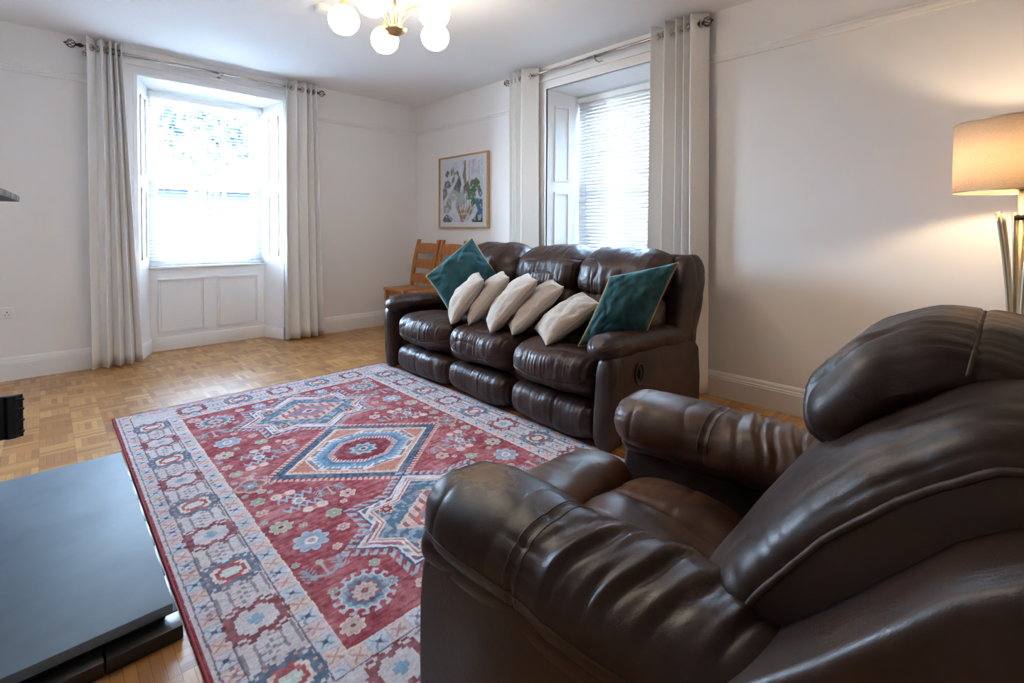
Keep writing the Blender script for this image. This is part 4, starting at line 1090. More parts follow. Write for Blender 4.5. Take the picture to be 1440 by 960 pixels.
for sg, yo in ((1, 1.372), (-1, 3.612)):           # near arm, far arm
    Yf = lambda d: yo + sg * d
    # wing of the back
    yc = Yf(0.078)
    def dw(u, P, sg=sg): return 0.006 * fbm(P * 6 + 50 * sg, 3) - 0.006 * ridge(P * np.array([7, 3, 4]) + 20) ** 8
    def ww(u, W):
        W = W.copy(); W[:, 0] += 0.24 * W[:, 2] ; W[:, 2] -= 0.05 * sstep(u[:, 0], 0.2, 1.0) * sstep(u[:, 2], 0, 1); return W
    build('back_wing', superbox((2.955, yc, 0.705), (0.150, 0.078, 0.282), (4.0, 3.2, 4.2), 32, ww, dw), 'sofa_leather', SO)
    mb = MB(); mb.prism([(2.075, 0.015), (2.05, 0.12), (2.04, 0.40), (2.07, 0.50), (2.40, 0.50), (2.97, 0.47), (3.05, 0.40), (3.075, 0.20), (3.07, 0.015)], 1, Yf(0.012), Yf(0.11))
    arm = build('arm_side', mb, 'sofa_leather', SO, bevel=0.028, seg=4)
    def dp_(u, P): return 0.004 * fbm(P * 7, 3) - 0.004 * ridge(P * np.array([20, 20, 2.5])) ** 6
    build('arm_front', superbox((2.085, Yf(0.055), 0.258), (0.068, 0.060, 0.250), (3.2, 2.8, 6), 24,
          lambda u, W: W + np.stack([0 * u[:, 0], -sg * 0.012 * u[:, 2], 0 * u[:, 2]], -1), dp_), 'sofa_leather', SO)
    def da(s, cc, P):
        fr = sstep(-s, -0.22, -0.02)
        g = ridge(np.stack([cc[:, 0] * 4.2 + 3, cc[:, 1] * 4.2, s * 2.0], -1)) ** 5
        return -0.008 * g * fr + 0.007 * fbm(P * 7, 3) - 0.005 * ridge(P * np.array([9, 5, 6])) ** 8
    pth = [(2.005, Yf(0.088), 0.520), (2.10, Yf(0.088), 0.535), (2.4, Yf(0.086), 0.532), (2.7, Yf(0.082), 0.512), (2.98, Yf(0.080), 0.490)]
    amb, _ = roll(pth, (0, 1, 0), lambda s: 0.068 - 0.014 * s, 0.07, lambda s: 0.100 - 0.018 * s, 90, 56, (2.5, 2.2), (0.12, 0.06), da, updir=(0, 0, 1))
    build('arm_pad', amb, 'sofa_leather', SO)
    if sg == 1:
        mb = MB(); P = []
        ring = []
        for k in range(28):
            t = 2 * PI * k / 28; ring.append((2.31 + 0.038 * math.cos(t), Yf(0.008), 0.372 + 0.056 * math.sin(t)))
        mb.tube(ring, 0.0065, 8, closed=True)
        hd = build('recliner_handle', mb, 'black_plastic', SO)
        mb = MB(); mb.v = []; cup = []
        for r in (1.0, 0.72, 0.0):
            cup.append([(2.31 + 0.036 * max(r, 0.001) * math.cos(2 * PI * k / 28), Yf(0.010 if r == 1 else 0.0135), 0.372 + 0.054 * max(r, 0.001) * math.sin(2 * PI * k / 28)) for k in range(28)])
        mb.grid(np.array(cup), closed_v=True)
        mb.tube([(2.31, Yf(0.004), 0.345), (2.31, Yf(0.001), 0.372), (2.31, Yf(0.004), 0.398)], [0.006, 0.010, 0.006], 10)
        build('pull_lever', mb, 'black_plastic', hd)
    sm = MB(); sm.tube([(2.135, Yf(0.010), z) for z in np.linspace(0.03, 0.46, 20)], 0.0028, 6); build('welt_seam', sm, 'sofa_leather', SO)
for x in (2.2, 2.98):
    for y in (1.5, 3.52):
        mb = MB(); mb.tube([(x, y, 0.0), (x, y, 0.035)], 0.022, 12); build('foot', mb, 'black_plastic', SO)

# ------------------------------------------------------------------ scatter cushions
def cushion(name, label, cat, group, corners, T, m, seed, piping=None, **kw):
    c = [Vector(q) for q in corners]
    base = min(c, key=lambda v: v.z)
    root = thing(name, label, cat, base, group)
    mb, E = pillow(*[tuple(q) for q in c], T, seed=seed, **kw)
    cov = build('cover', mb, m, root)
    eb = MB(); eb.tube([tuple(p) for p in E], 0.0032 if piping else 0.0022, 8, closed=True)
    build('piping' if piping else 'seam', eb, piping or m, root)
    return root
# bottom-near pixel, top-near pixel, and how far the far edge swings left / up
CR = [((634, 456), (680, 393), 0.30, 0.10, 'cream scatter cushion leaning on the left teal cushion, furthest left of the cream row'),
      ((659, 457), (716, 390), 0.24, 0.06, 'cream scatter cushion second from the left in the row of five'),
      ((689, 468), (756, 394), 0.24, 0.06, 'cream scatter cushion in the middle of the row of five'),
      ((720, 471), (793, 403), 0.20, 0.04, 'cream scatter cushion fourth from the left in the row of five'),
      ((768, 485), (845, 427), 0.26, 0.10, 'cream scatter cushion furthest right of the cream row, beside the right teal cushion')]
Fh = Vector((_F.x, _F.y, 0)).normalized(); Rh = Vector((_R.x, _R.y, 0)).normalized()
for i, (pb, pt, sw, up, lab) in enumerate(CR):
    b = on_axis(*pb, 2, 0.492); d = (b - Vector((0, 0, CAM_H))).dot(_F)
    t = at_depth(*pt, d * 1.03)
    w = (Fh - Rh * sw * 0.55 + Vector((0, 0, up * 0.6))).normalized() * 0.36
    # square the cushion up
    cushion('scatter_cushion', lab, 'cushion', 'cream scatter cushions on the sofa', [b, b + w, t + w * 0.98, t], 0.158, 'cream', 3 + i * 5, wr=0.010)
cushion('velvet_cushion', 'teal velvet cushion standing on one corner at the far end of the sofa', 'cushion', 'teal velvet cushions on the sofa',
        [(2.27, 3.00, 0.47), at_depth(703, 391, 3.88), at_depth(664, 334, 4.0), at_depth(599, 388, 3.85)], 0.19, 'teal', 41, 'mustard', wr=0.013)
cushion('velvet_cushion', 'teal velvet cushion with mustard piping resting on the near sofa arm', 'cushion', 'teal velvet cushions on the sofa',
        [at_depth(813, 487, 2.72), at_depth(909, 467, 2.72), at_depth(954, 369, 2.88), at_depth(858, 389, 2.86)], 0.23, 'teal', 57, 'mustard', wr=0.014)

# ------------------------------------------------------------------ the near recliner armchair (faces +Y)
AC = thing('recliner_armchair', 'worn brown leather recliner armchair in the foreground beside the rug', 'armchair', (1.03, 0.42, 0))
CXA = 1.03
def mirror(mb):
    r = MB(); r.v = [(2 * CXA - p[0], p[1], p[2]) for p in mb.v]; r.f = [tuple(reversed(f)) for f in mb.f]; r.sm = list(mb.sm); return r
side_poly = [(0.835, 0.03), (0.850, 0.12), (0.856, 0.25), (0.854, 0.38), (0.845, 0.45), (0.825, 0.50), (0.70, 0.525), (0.36, 0.535), (0.23, 0.60), (0.13, 0.71), (0.03, 0.83), (-0.06, 0.90), (-0.16, 0.91), (-0.22, 0.85), (-0.24, 0.60), (-0.22, 0.03)]
PFOLD = [(0.535, 0.020, 0.007, 1.9, 0.8, 0.008), (0.505, 0.028, 0.009, 1.3, 0.7, 0.007), (0.480, 0.022, 0.006, 2.2, 0.6, 0.007), (0.452, 0.034, 0.010, 1.5, 0.9, 0.009), (0.425, 0.025, 0.007, 2.4, 0.5, 0.006),
         (0.405, 0.030, 0.008, 1.0, 0.6, 0.008), (0.375, 0.036, 0.009, 1.9, 0.8, 0.009), (0.345, 0.028, 0.007, 1.2, 0.7, 0.007), (0.318, 0.034, 0.009, 2.1, 0.7, 0.008), (0.285, 0.03, 0.008, 1.5, 0.8, 0.008), (0.255, 0.03, 0.008, 1.0, 0.8, 0.006), (0.225, 0.03, 0.008, 1.7, 0.8, 0.007)]
def d_pad(s, cc, P):
    Y = P[:, 1]
    g = np.exp(-((Y - 0.567) / 0.0035) ** 2)
    front = sstep(Y, 0.58, 0.66); rear = 1 - sstep(Y, 0.50, 0.56)
    d = -0.0045 * g + 0.009 * fbm(P * np.array([6, 5, 6]) + 3, 3) * (0.5 + 0.5 * rear)
    pk = ridge(np.stack([cc[:, 0] * 3.4, cc[:, 1] * 3.4, Y * 3.0], -1)) ** 4
    d -= 0.0055 * pk * np.exp(-((Y - 0.567) / 0.05) ** 2)
    # long diagonal pull folds behind the cross seam
    an = np.arctan2(cc[:, 1], cc[:, 0])
    wob = 0.010 * vnoise(np.stack([an * 1.7, 0 * Y, Y * 3], -1))
    for (y0, sl, w_, a0, aw, am) in PFOLD:
        dy = Y - y0 - sl * (an - a0) - wob
        env = np.exp(-((an - a0) / aw) ** 2)
        d -= am * env * (np.exp(-(dy / w_) ** 2) - 0.55 * np.exp(-((dy - 2.1 * w_) / (1.3 * w_)) ** 2)) * rear
    # soft hand-worn dents and puckers at the front roll
    d -= 0.004 * ridge(np.stack([P[:, 0] * 7, Y * 7, P[:, 2] * 7 + 4], -1)) ** 5 * front
    d -= 0.0055 * ridge(np.stack([cc[:, 0] * 4.6 + 1, cc[:, 1] * 4.6, 0 * Y + 2], -1)) ** 5 * sstep(Y, 0.78, 0.87)
    return d
pad_path = [(0.672, 0.893, 0.530), (0.672, 0.82, 0.543), (0.672, 0.7, 0.548), (0.672, 0.55, 0.549), (0.674, 0.4, 0.550), (0.684, 0.26, 0.553), (0.70, 0.16, 0.556)]
pad, G = roll(pad_path, (1, 0, 0), lambda s: 0.090 - 0.010 * s, 0.082, lambda s: 0.122 + 0.006 * math.sin(PI * min(1, 2 * s)) , 150, 100, (2.5, 2.15), (0.16, 0.05), d_pad, updir=(0, 0, 1))
sides = MB().prism(side_poly, 0, 0.556, 0.735)
def seam_tubes(G, par, flip):
    f = (lambda p: (2 * CXA - p[0], p[1], p[2])) if flip else (lambda p: tuple(p))
    ns, nc = G.shape[:2]
    k = int(nc * 0.515)
    ln = [f(G[i, k]) for i in range(6, ns - 4)]
    mb = MB(); mb.tube(ln, 0.0026, 6); build('side_seam', mb, 'seam', par)
    i0 = int(np.argmin(np.abs(G[:, nc // 4, 1] - 0.567)))
    for o in (-2, 2):
        mb = MB(); mb.tube([f(G[i0 + o, j]) for j in range(0, nc // 2 + 4)], 0.0015, 6); build('cross_seam', mb, 'seam', par)
for flip in (False, True):
    build('arm_side', mirror(sides) if flip else sides, 'chair_leather', AC, bevel=0.018, seg=4)
    p_ = build('arm_pad', mirror(pad) if flip else pad, 'seat_leather' if flip else 'chair_leather', AC)  # far pad takes the lighter leather that stands for window light
    seam_tubes(G, p_, flip)
    tk, _ = roll([(0.655, 0.872, 0.490), (0.655, 0.7, 0.497), (0.655, 0.4, 0.503), (0.66, 0.22, 0.54)], (1, 0, 0), 0.05, 0.05, 0.105, 60, 40, (3, 2.4), (0.08, 0.05),
                 lambda s, cc, P: -0.007 * ridge(np.stack([P[:, 0] * 4, P[:, 1] * 9 + P[:, 2] * 14, 0 * s], -1)) ** 4, updir=(0, 0, 1))
    build('arm_tuck', mirror(tk) if flip else tk, 'chair_leather', AC)
def d_seat(u, P):
    d = 0.008 * fbm(P * 6 + 2, 3) - 0.004 * ridge(P * np.array([16, 4, 4])) ** 6 - 0.004 * ridge(P * np.array([6, 15, 4]) + 9) ** 7
    for x in (0.94, 1.09): d -= 0.009 * np.exp(-((P[:, 0] - x) / 0.006) ** 2)
    return d
build('seat_cushion', superbox((CXA, 0.545, 0.370), (0.262, 0.230, 0.098), (5, 5, 2.6), 44, lambda u, W: W + np.stack([0 * u[:, 0], 0 * u[:, 1], -0.04 * sstep(-u[:, 1], -0.3, 1)], -1), d_seat), 'seat_leather', AC)
def d_front(u, P):
    d = 0.007 * fbm(P * 6 + 8, 3)
    d -= 0.007 * ridge(np.stack([P[:, 0] * 24, P[:, 1] * 4, P[:, 2] * 3], -1)) ** 5 * sstep(u[:, 1], -0.3, 0.6)
    for x in (0.93, 1.13): d -= 0.008 * np.exp(-((P[:, 0] - x) / 0.006) ** 2)
    return d
build('front_roll', superbox((CXA, 0.855, 0.345), (0.258, 0.125, 0.140), (5, 2.5, 2.6), 40, None, d_front), 'seat_leather', AC)
build('footrest', superbox((CXA, 0.870, 0.130), (0.255, 0.075, 0.110), (6, 3, 3.4), 24, None, d_front), 'chair_leather', AC)
mb = MB(); mb.box((0.66, -0.10, 0.03), (1.40, 0.80, 0.30)); build('base', mb, 'chair_leather', AC, bevel=0.02)
# back: outer shell, the long padded back cushion with side seam, head cushion
shell = MB().prism([(0.320, 0.43), (0.293, 0.53), (0.226, 0.66), (0.147, 0.775), (0.082, 0.847), (0.0, 0.912), (-0.09, 0.922), (-0.19, 0.868), (-0.27, 0.78), (-0.23, 0.25), (0.1, 0.25)], 0, 0.676, 1.384)
build('back_shell', shell, 'chair_leather', AC, bevel=0.008, seg=2)
def d_back(s, cc, P):
    lines = ridge(np.stack([P[:, 0] * 30, s * 2.5, 0 * s], -1)) ** 3 + 0.7 * ridge(np.stack([P[:, 0] * 62 + 4, s * 4, 0 * s + 3], -1)) ** 3
    d = -0.0024 * lines * sstep(s, 0.38, 0.62)
    d += 0.0065 * fbm(P * np.array([5, 4, 4]) + 40, 2) - 0.0025 * ridge(np.stack([P[:, 0] * 10, P[:, 1] * 6, P[:, 2] * 6], -1)) ** 7 * (1 - sstep(s, 0.4, 0.6) * 0.5)
    pk = ridge(np.stack([s * 26, P[:, 0] * 3, 0 * s + 5], -1)) ** 3
    d -= 0.004 * pk * np.exp(-((np.abs(cc[:, 0]) - 1) / 0.12) ** 2)
    return d
bk, GB = roll([(CXA, 0.325, 0.43), (CXA, 0.295, 0.53), (CXA, 0.225, 0.665), (CXA, 0.145, 0.78), (CXA, 0.08, 0.85), (CXA, 0.0, 0.915), (CXA, -0.09, 0.925), (CXA, -0.20, 0.86)],
              (1, 0, 0), lambda s: 0.078 - 0.012 * s, 0.03, lambda s: 0.352, 130, 150, (3.6, 2.3), (0.13, 0.10), d_back, updir=(0, 1, 1))
bko = build('back_cushion', bk, 'chair_leather', AC)
for flip in (False, True):
    f = (lambda p: (2 * CXA - p[0], p[1], p[2])) if flip else (lambda p: tuple(p))
    kk = int(np.argmin(GB[60, :, 0])) 
    mb = MB(); mb.tube([f(GB[i, kk] + np.array([-0.001, 0, 0])) for i in range(5, 126)], 0.0046, 8); build('side_welt', mb, 'seam', bko)
def d_head(s, cc, P):
    lines = ridge(np.stack([P[:, 0] * 26, s * 1.6, 0 * s + 9], -1)) ** 3 + 0.7 * ridge(np.stack([P[:, 0] * 55, s * 3, 0 * s], -1)) ** 3
    d = -0.0028 * lines * sstep(s, 0.30, 0.55) * (1 - 0.5 * sstep(s, 0.7, 0.8))
    d += 0.009 * fbm(P * 5 + 70, 3)
    wob = 0.012 * vnoise(np.stack([s * 6, P[:, 0] * 2, 0 * s], -1))
    for (x0, sl, w_, s0, sw, am) in ((0.88, 0.16, 0.010, 0.22, 0.20, 0.010), (0.945, 0.10, 0.008, 0.16, 0.14, 0.010), (1.00, 0.20, 0.011, 0.20, 0.18, 0.012), (1.06, 0.06, 0.008, 0.14, 0.14, 0.009), (1.10, 0.14, 0.010, 0.24, 0.16, 0.010), (1.155, 0.02, 0.008, 0.16, 0.15, 0.009)):
        dx = P[:, 0] - x0 - sl * (s - s0) - wob
        d -= am * np.exp(-((s - s0) / sw) ** 2) * (np.exp(-(dx / w_) ** 2) - 0.5 * np.exp(-((dx - 2 * w_) / (1.3 * w_)) ** 2)) * (cc[:, 1] > 0)
    d -= 0.006 * np.exp(-((P[:, 1] - 0.022) / 0.004) ** 2) * (P[:, 2] > 0.90)
    return d
HX = 1.03
hd_, GH = roll([(HX, 0.202, 0.790), (HX, 0.190, 0.828), (HX, 0.166, 0.874), (HX, 0.118, 0.930), (HX, 0.055, 0.964), (HX, 0.0, 0.955), (HX, -0.06, 0.915), (HX, -0.13, 0.84)],
               (1, 0, 0), lambda s: 0.062 + 0.012 * math.sin(PI * s), 0.06, lambda s: 0.212, 110, 130, (3.0, 2.3), (0.22, 0.14), d_head, updir=(0, 1, 1))
hdo = build('head_cushion', hd_, 'chair_leather', AC)
i0 = int(np.argmin(np.abs(GH[:, 130 // 4, 1] - 0.022)))
mb = MB(); mb.tube([tuple(GH[i0, j]) for j in range(2, 64)], 0.0028, 6); build('cross_seam', mb, 'seam', hdo)
for x in (0.68, 1.38):
    for y in (-0.12, 0.74):
        mb = MB(); mb.tube([(x, y, 0.0), (x, y, 0.04)], 0.022, 12); build('foot', mb, 'black_plastic', AC)

# ------------------------------------------------------------------ chandelier
HUB = at_depth(555, 44, 2.72); hx, hy, hz = HUB.x, HUB.y, 2.245
CH = thing('chandelier', 'brass ceiling light with five lit white glass globes', 'ceiling light', (hx, hy, ZC))
mb = MB(); mb.lathe([(0.0, ZC - 0.045), (0.02, ZC - 0.043), (0.055, ZC - 0.02), (0.065, ZC), (0.0, ZC)], (hx, hy, 0), 28); build('ceiling_rose', mb, 'brass', CH)
mb = MB(); mb.tube([(hx, hy, hz + 0.03), (hx, hy, ZC - 0.03)], 0.008, 12); build('stem', mb, 'brass', CH)
mb = MB(); mb.lathe([(0.0, hz - 0.008), (0.03, hz - 0.004), (0.055, hz + 0.012), (0.068, hz + 0.030), (0.064, hz + 0.032), (0.03, hz + 0.024), (0.024, hz + 0.045), (0.0, hz + 0.047)], (hx, hy, 0), 32); build('hub_bowl', mb, 'brass', CH)
for k in range(5):
    an = math.radians(44 + 72 * k)
    dv = Rh * math.cos(an) + Fh * math.sin(an)
    def q(r, z): return (hx + dv.x * r, hy + dv.y * r, hz + z)
    bez = lambda p0, p1, p2, p3: [q(*[(1 - t) ** 3 * p0[c_] + 3 * (1 - t) ** 2 * t * p1[c_] + 3 * (1 - t) * t * t * p2[c_] + t ** 3 * p3[c_] for c_ in (0, 1)]) for t in np.linspace(0, 1, 24)]
    R_ = 0.275
    mb = MB(); mb.tube(bez((0.022, 0.03), (0.03, 0.17), (0.20, 0.27), (R_, 0.175)), 0.0048, 8)
    arm = build('arm', mb, 'brass', CH)
    mb = MB(); mb.tube(bez((0.030, 0.03), (0.05, 0.12), (0.16, 0.21), (R_ - 0.02, 0.183)), 0.0022, 6); build('twin_rod', mb, 'brass', arm)
    c0 = q(R_, 0)
    mb = MB(); mb.lathe([(0.0, hz + 0.182), (0.010, hz + 0.180), (0.016, hz + 0.168), (0.030, hz + 0.138), (0.033, hz + 0.126), (0.0, hz + 0.126)], (c0[0], c0[1], 0), 20); build('cup', mb, 'brass', arm)
    zc_ = hz + 0.060; gp = [(0.026, zc_ + 0.076)]
    for i in range(1, 19):
        t = PI * (0.10 + 0.72 * i / 18); gp.append((0.083 * math.sin(t), zc_ + 0.080 * math.cos(t)))
    gp += [(0.043, zc_ - 0.068), (0.020, zc_ - 0.070), (0.0005, zc_ - 0.0705)]
    mb = MB(); mb.lathe(gp, (c0[0], c0[1], 0), 32); build('globe_shade', mb, 'globe', CH)
sa = MB(); sx, sy = 1.395, 3.30
sa.lathe([(0.0, ZC - 0.042), (0.030, ZC - 0.042), (0.052, ZC - 0.034), (0.058, ZC - 0.018), (0.056, ZC - 0.016), (0.056, ZC - 0.012), (0.064, ZC - 0.010), (0.064, ZC), (0.0, ZC)], (sx, sy, 0), 32)
sm_ = build('smoke_alarm', sa, 'white_plastic', None); tag(sm_, 'round white smoke alarm on the ceiling behind the chandelier', 'smoke alarm')

# ------------------------------------------------------------------ floor lamp
lx, ly = 2.97, -0.033
LA = thing('floor_lamp', 'brass floor lamp with lit beige drum shade against the right wall', 'lamp', (lx, ly, 0))
mb = MB(); mb.lathe([(0.0, 0.0), (0.15, 0.0), (0.15, 0.012), (0.14, 0.018), (0.03, 0.024), (0.0, 0.026)], (lx, ly, 0), 36); build('base', mb, 'lamp_brass', LA)
for k, (an, ro) in enumerate(((168, 0.085), (160, 0.062), (130, 0.020), (60, 0.07), (-40, 0.08), (250, 0.06), (10, 0.085))):
    an = math.radians(an); dv = Rh * math.cos(an) + Fh * math.sin(an); pts = []
    for t in np.linspace(0, 1, 30):
        z = 0.02 + 1.215 * t - 0.006 * (k % 3); r = ro * (0.55 * (1 - t) ** 2.2 + 0.16 + 0.84 * max(0, (t - 0.35) / 0.65) ** 2.0)
        pts.append((lx + dv.x * r, ly + dv.y * r, z))
    mb = MB(); mb.tube(pts, 0.0085, 10); build('stem_rod', mb, 'lamp_brass', LA)
mb = MB(); mb.tube([(lx, ly, 0.02), (lx, ly, 1.335)], 0.0105, 12); build('pole', mb, 'lamp_brass', LA)
mb = MB(); mb.lathe([(0.0, 1.20), (0.022, 1.20), (0.022, 1.222), (0.0, 1.222)], (lx, ly, 0), 16); build('collar', mb, 'black_plastic', LA)
mb = MB(); mb.tube([(lx, ly, 1.33), (lx, ly, 1.385)], 0.017, 14); build('bulb_holder', mb, 'white_plastic', LA)
mb = MB(); mb.ball((lx, ly, 1.43), 0.030, 10, (1, 1, 1.25)); build('bulb', mb, 'bulb', LA)
mb = MB(); rs = 0.218
mb.lathe([(rs, 1.322), (rs, 1.47), (rs, 1.618)], (lx, ly, 0), 64); sh = build('lamp_shade', mb, 'shade', LA, solid=0.002)
for z in (1.322, 1.618):
    mb = MB(); mb.tube([(lx + rs * math.cos(2 * PI * k / 48), ly + rs * math.sin(2 * PI * k / 48), z) for k in range(48)], 0.003, 6, closed=True); build('shade_ring', mb, 'lamp_brass', sh)
for k in range(3):
    t = 2 * PI * k / 3; mb = MB(); mb.tube([(lx + 0.018 * math.cos(t), ly + 0.018 * math.sin(t), 1.345), (lx + rs * math.cos(t), ly + rs * math.sin(t), 1.325)], 0.002, 6); build('shade_spoke', mb, 'lamp_brass', sh)

# ------------------------------------------------------------------ framed botanical print
PF = thing('framed_print', 'framed botanical watercolour print on the wall above the wooden chairs', 'picture', (XR, 4.235, 1.165))
py0, py1, pz0, pz1 = 3.80, 4.67, 1.16, 1.97; fx0, fx1 = XR - 0.034, XR - 0.001; fw = 0.016
for (a, b, c_, d_) in ((py0, py1, pz0, pz0 + fw), (py0, py1, pz1 - fw, pz1), (py0, py0 + fw, pz0 + fw, pz1 - fw), (py1 - fw, py1, pz0 + fw, pz1 - fw)):
    mb = MB(); mb.box((fx0, a, c_), (fx1, b, d_)); build('frame_bar', mb, 'oak_frame', PF, bevel=0.002)
mb = MB(); mb.box((XR - 0.018, py0 + fw, pz0 + fw), (XR - 0.002, py1 - fw, pz1 - fw)); build('mount', mb, 'mount', PF)
def artwork():
    y0, y1, z0, z1 = 3.895, 4.60, 1.225, 1.905
    na, nb = 150, 150
    A, B = np.meshgrid(np.linspace(0, 1, na), np.linspace(0, 1, nb), indexing='ij')
    def f(s, k): return fbm(np.stack([A * s + k, B * s - k, 0 * A + k], -1).reshape(-1, 3), 3).reshape(A.shape)
    w1, w2, w3 = f(9, 1), f(9, 5), f(22, 9)
    a, b = A + 0.02 * w1, B + 0.02 * w2
    C = np.ones((na, nb, 3)) * np.array(hexc('dcdde6'))
    def put(m, col, k=1.0):
        m = np.clip(m, 0, 1)[..., None] * k; C[...] = C * (1 - m) + np.array(hexc(col)) * m
    def leaf(cx, cy, l, w, deg, col, k=0.9):
        t = math.radians(deg); l, w = l * 1.2, w * 1.25; u = (a - cx) * math.cos(t) + (b - cy) * math.sin(t); v = -(a - cx) * math.sin(t) + (b - cy) * math.cos(t)
        r = (u / l) ** 2 + (v / (w * np.clip(1.05 - np.abs(u / l) ** 1.5 * 0.8, 0.1, 2))) ** 2
        put(sstep(1 - r, -0.1, 0.25), col, k)
    put(sstep(B, 0.2, 0.0) * 0.0 + sstep(w1, 0.1, 0.6), 'c9cfda', 0.6)
    put((np.abs(A - 0.58) < 0.018) * (B > 0.82), 'c98f3a'); put((np.abs(A - 0.68) < 0.010) * (B > 0.35), 'c4a877', 0.9); put((np.abs(A - 0.635) < 0.022) * (B > 0.55), 'e6e6ee', 0.8)
    put((A > 0.72) * (B > 0.60) * sstep(w3, -0.1, 0.5), 'cbb8a8', 0.6)
    for (x, y, l, w, d, c_) in ((0.11, 0.82, .05, .04, 20, '5d6230'), (0.22, 0.83, .05, .025, 80, '7c7a52'), (0.28, 0.86, .05, .022, 100, '857f5e'), (0.32, 0.80, .045, .025, 30, '8c875e'),
        (0.39, 0.80, .06, .022, 95, '7a724a'), (0.28, 0.71, .06, .035, 60, '7f7f5c'), (0.17, 0.66, .06, .03, 140, '6d7050'), (0.08, 0.64, .06, .035, 40, '6a6d4e'), (0.42, 0.70, .07, .03, 70, '8f8a70'),
        (0.05, 0.52, .13, .06, 80, '6c6f68'), (0.18, 0.60, .07, .03, 20, '6f6c58'), (0.36, 0.56, .14, .04, 70, '6b675f'), (0.44, 0.60, .10, .03, 95, '58544e'), (0.38, 0.49, .08, .05, 140, '7d7a72'),
        (0.57, 0.72, .22, .035, 92, '8a7f5a'), (0.60, 0.54, .11, .06, 60, '6d6157'), (0.30, 0.44, .12, .08, 10, 'b9c0b0'), (0.46, 0.36, .16, .10, 70, 'aeb9b8'), (0.17, 0.32, .09, .06, 110, '86907a'),
        (0.10, 0.22, .10, .06, 40, '9aa08e'), (0.80, 0.58, .14, .08, 25, '4c6c42'), (0.72, 0.45, .15, .07, 40, '54794c'), (0.93, 0.50, .10, .04, 100, '5a6f63'), (0.79, 0.30, .12, .05, 75, '1f5a34'),
        (0.74, 0.20, .10, .04, 60, '2c6b45'), (0.86, 0.66, .06, .04, 10, '6f7c4a')):
        leaf(x, y, l, w, d, c_)
    put((A > 0.84) * sstep(0.37 - B + 0.03 * w1, 0, 0.03), '3f7087', 0.95); put((A > 0.84) * (B < 0.37) * sstep(w3, 0, 0.6), '2b5568', 0.7)
    leaf(0.82, 0.18, .09, .06, 80, 'c7d6df')
    for k in range(14):
        leaf(0.42 + 0.022 * k + 0.02 * math.sin(k * 3), 0.16 + 0.03 * math.sin(k * 2.3), .17, .016, 80 - 6 * (k - 7), ('a88c5e', 'c4ab84', '8a6c44', 'd9cdb8')[k % 4], 0.8)
    leaf(0.12, 0.04, .11, .07, 0, '4a5663'); leaf(0.88, 0.04, .11, .05, 0, '35443a'); leaf(0.30, 0.08, .06, .05, 90, 'd8d6cf')
    put(sstep(w3, 0.35, 0.6) * (B < 0.6), 'e3e2e2', 0.55)
    P = np.stack([0 * A + XR - 0.0186, y1 + (y0 - y1) * A, z0 + (z1 - z0) * B], -1)
    mb = MB(); mb.grid(P, smooth=False)
    # a real sheet: give the paper its back and thickness
    n = len(mb.v); x_ = XR - 0.0179
    mb.add([(x_, y1, z0), (x_, y0, z0), (x_, y0, z1), (x_, y1, z1)], [(0, 1, 2, 3)])
    o = build('print_sheet', mb, 'print', PF)
    me = o.data; at = me.color_attributes.new('pattern', 'FLOAT_COLOR', 'POINT')
    buf = np.ones((len(me.vertices), 4), np.float32) * 0.7; buf[:na * nb, :3] = C.reshape(-1, 3)
    at.data.foreach_set('color', buf.ravel())
artwork()
gm = MB(); gm.box((XR - 0.0245, py0 + fw, pz0 + fw), (XR - 0.0230, py1 - fw, pz1 - fw)); build('glazing', gm, 'picture_glass', PF)

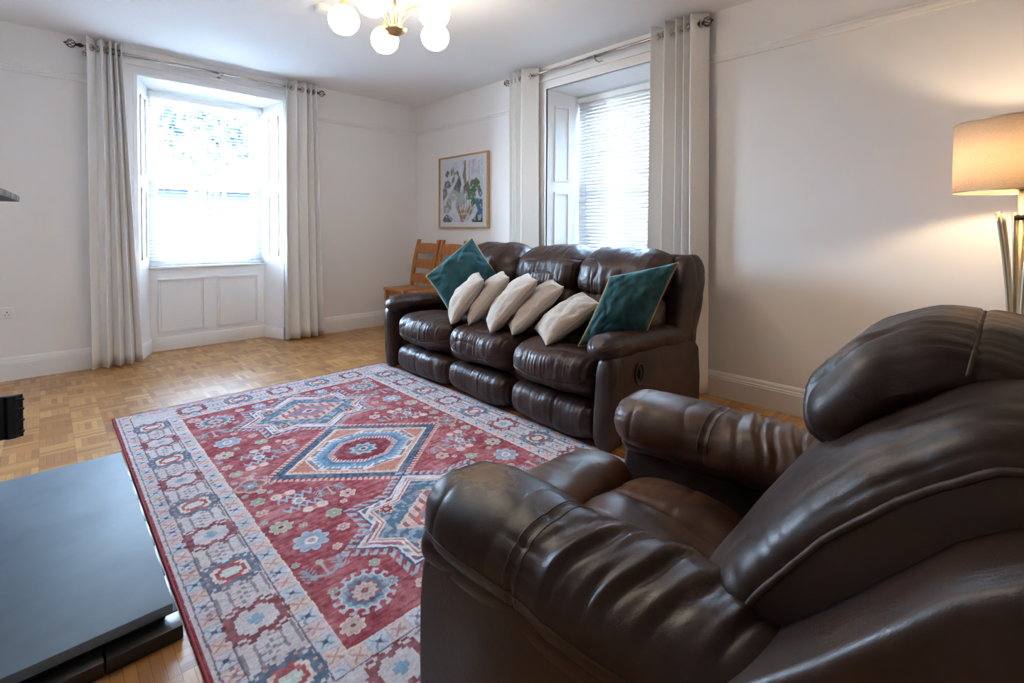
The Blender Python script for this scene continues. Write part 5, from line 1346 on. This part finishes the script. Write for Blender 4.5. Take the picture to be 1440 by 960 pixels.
# ------------------------------------------------------------------ oak ladder-back chairs along the right wall
def oak_chair(yc, label):
    R_ = thing('ladder_back_chair', label, 'chair', (3.03, yc, 0), 'oak ladder-back chairs by the wall')
    hw = 0.212
    def post_x(z): return 3.185 + 0.03 * max(0, (0.45 - z)) / 0.45 + 0.105 * (max(0, z - 0.45) / 0.57) ** 1.5
    for sg in (-1, 1):
        mb = MB(); A = []
        for z in np.linspace(0, 1.022, 22):
            x = post_x(z); w = 0.019 if z < 0.95 else 0.017; y = yc + sg * (hw - 0.012 * (z > 0.5) * (z - 0.5))
            A.append([(x - 0.02, y - w, z), (x + 0.02, y - w, z), (x + 0.02, y + w, z), (x - 0.02, y + w, z)])
        mb.grid(np.array(A), closed_v=True, smooth=False); b = len(mb.v)
        mb.f += [(3, 2, 1, 0), (b - 4, b - 3, b - 2, b - 1)]; mb.sm += [False, False]
        build('back_post', mb, 'oak', R_, bevel=0.004)
        mb = MB(); y = yc + sg * 0.190; A = []
        for z, w in ((0, 0.016), (0.2, 0.019), (0.445, 0.021)): A.append([(2.84 - w, y - w, z), (2.84 + w, y - w, z), (2.84 + w, y + w, z), (2.84 - w, y + w, z)])
        mb.grid(np.array(A), closed_v=True, smooth=False); b = len(mb.v); mb.f += [(3, 2, 1, 0), (b - 4, b - 3, b - 2, b - 1)]; mb.sm += [False, False]
        build('front_leg', mb, 'oak', R_, bevel=0.004)
        y = yc + sg * 0.192; mb = MB(); mb.box((2.85, y - 0.010, 0.385), (3.19, y + 0.010, 0.447)); build('seat_rail', mb, 'oak', R_, bevel=0.003)
        mb = MB(); mb.box((2.85, y - 0.009, 0.16), (3.20, y + 0.009, 0.19)); build('stretcher', mb, 'oak', R_, bevel=0.003)
    mb = MB(); mb.box((2.832, yc - 0.2, 0.385), (2.852, yc + 0.2, 0.447)); build('seat_rail', mb, 'oak', R_, bevel=0.003)
    mb = MB(); mb.prism([(2.80, yc - 0.210), (2.80, yc + 0.210), (2.82, yc + 0.216), (3.20, yc + 0.200), (3.20, yc - 0.200), (2.82, yc - 0.216)], 2, 0.447, 0.478); build('seat', mb, 'oak', R_, bevel=0.008, seg=3)
    for z0, z1 in ((0.510, 0.612), (0.682, 0.786), (0.860, 0.972)):
        mb = MB(); A = []
        for t in np.linspace(-1, 1, 13):
            y = yc + t * (hw - 0.012); o = 0.022 * (1 - t * t); row = []
            for (dx, z) in ((-0.008, z0), (0.008, z0), (0.008, z1), (-0.008, z1)): row.append((post_x(z) + o + dx - 0.004, y, z + (0.010 * (1 - t * t) if z == z1 else 0)))
            A.append(row)
        mb.grid(np.array(A), closed_v=True, smooth=False); b = len(mb.v); mb.f += [(3, 2, 1, 0), (b - 4, b - 3, b - 2, b - 1)]; mb.sm += [False, False]
        build('back_slat', mb, 'oak', R_, bevel=0.003)
    return R_
c1 = oak_chair(4.80, 'oak ladder-back chair nearest the room corner, its seat showing past the sofa')
for off, lab in ((-0.495, 'oak ladder-back chair in the middle of the three below the framed print'), (-0.97, 'oak ladder-back chair mostly hidden behind the left teal cushion and sofa back')):
    c2 = copy_tree(c1, (0, off, 0)); c2['label'] = lab
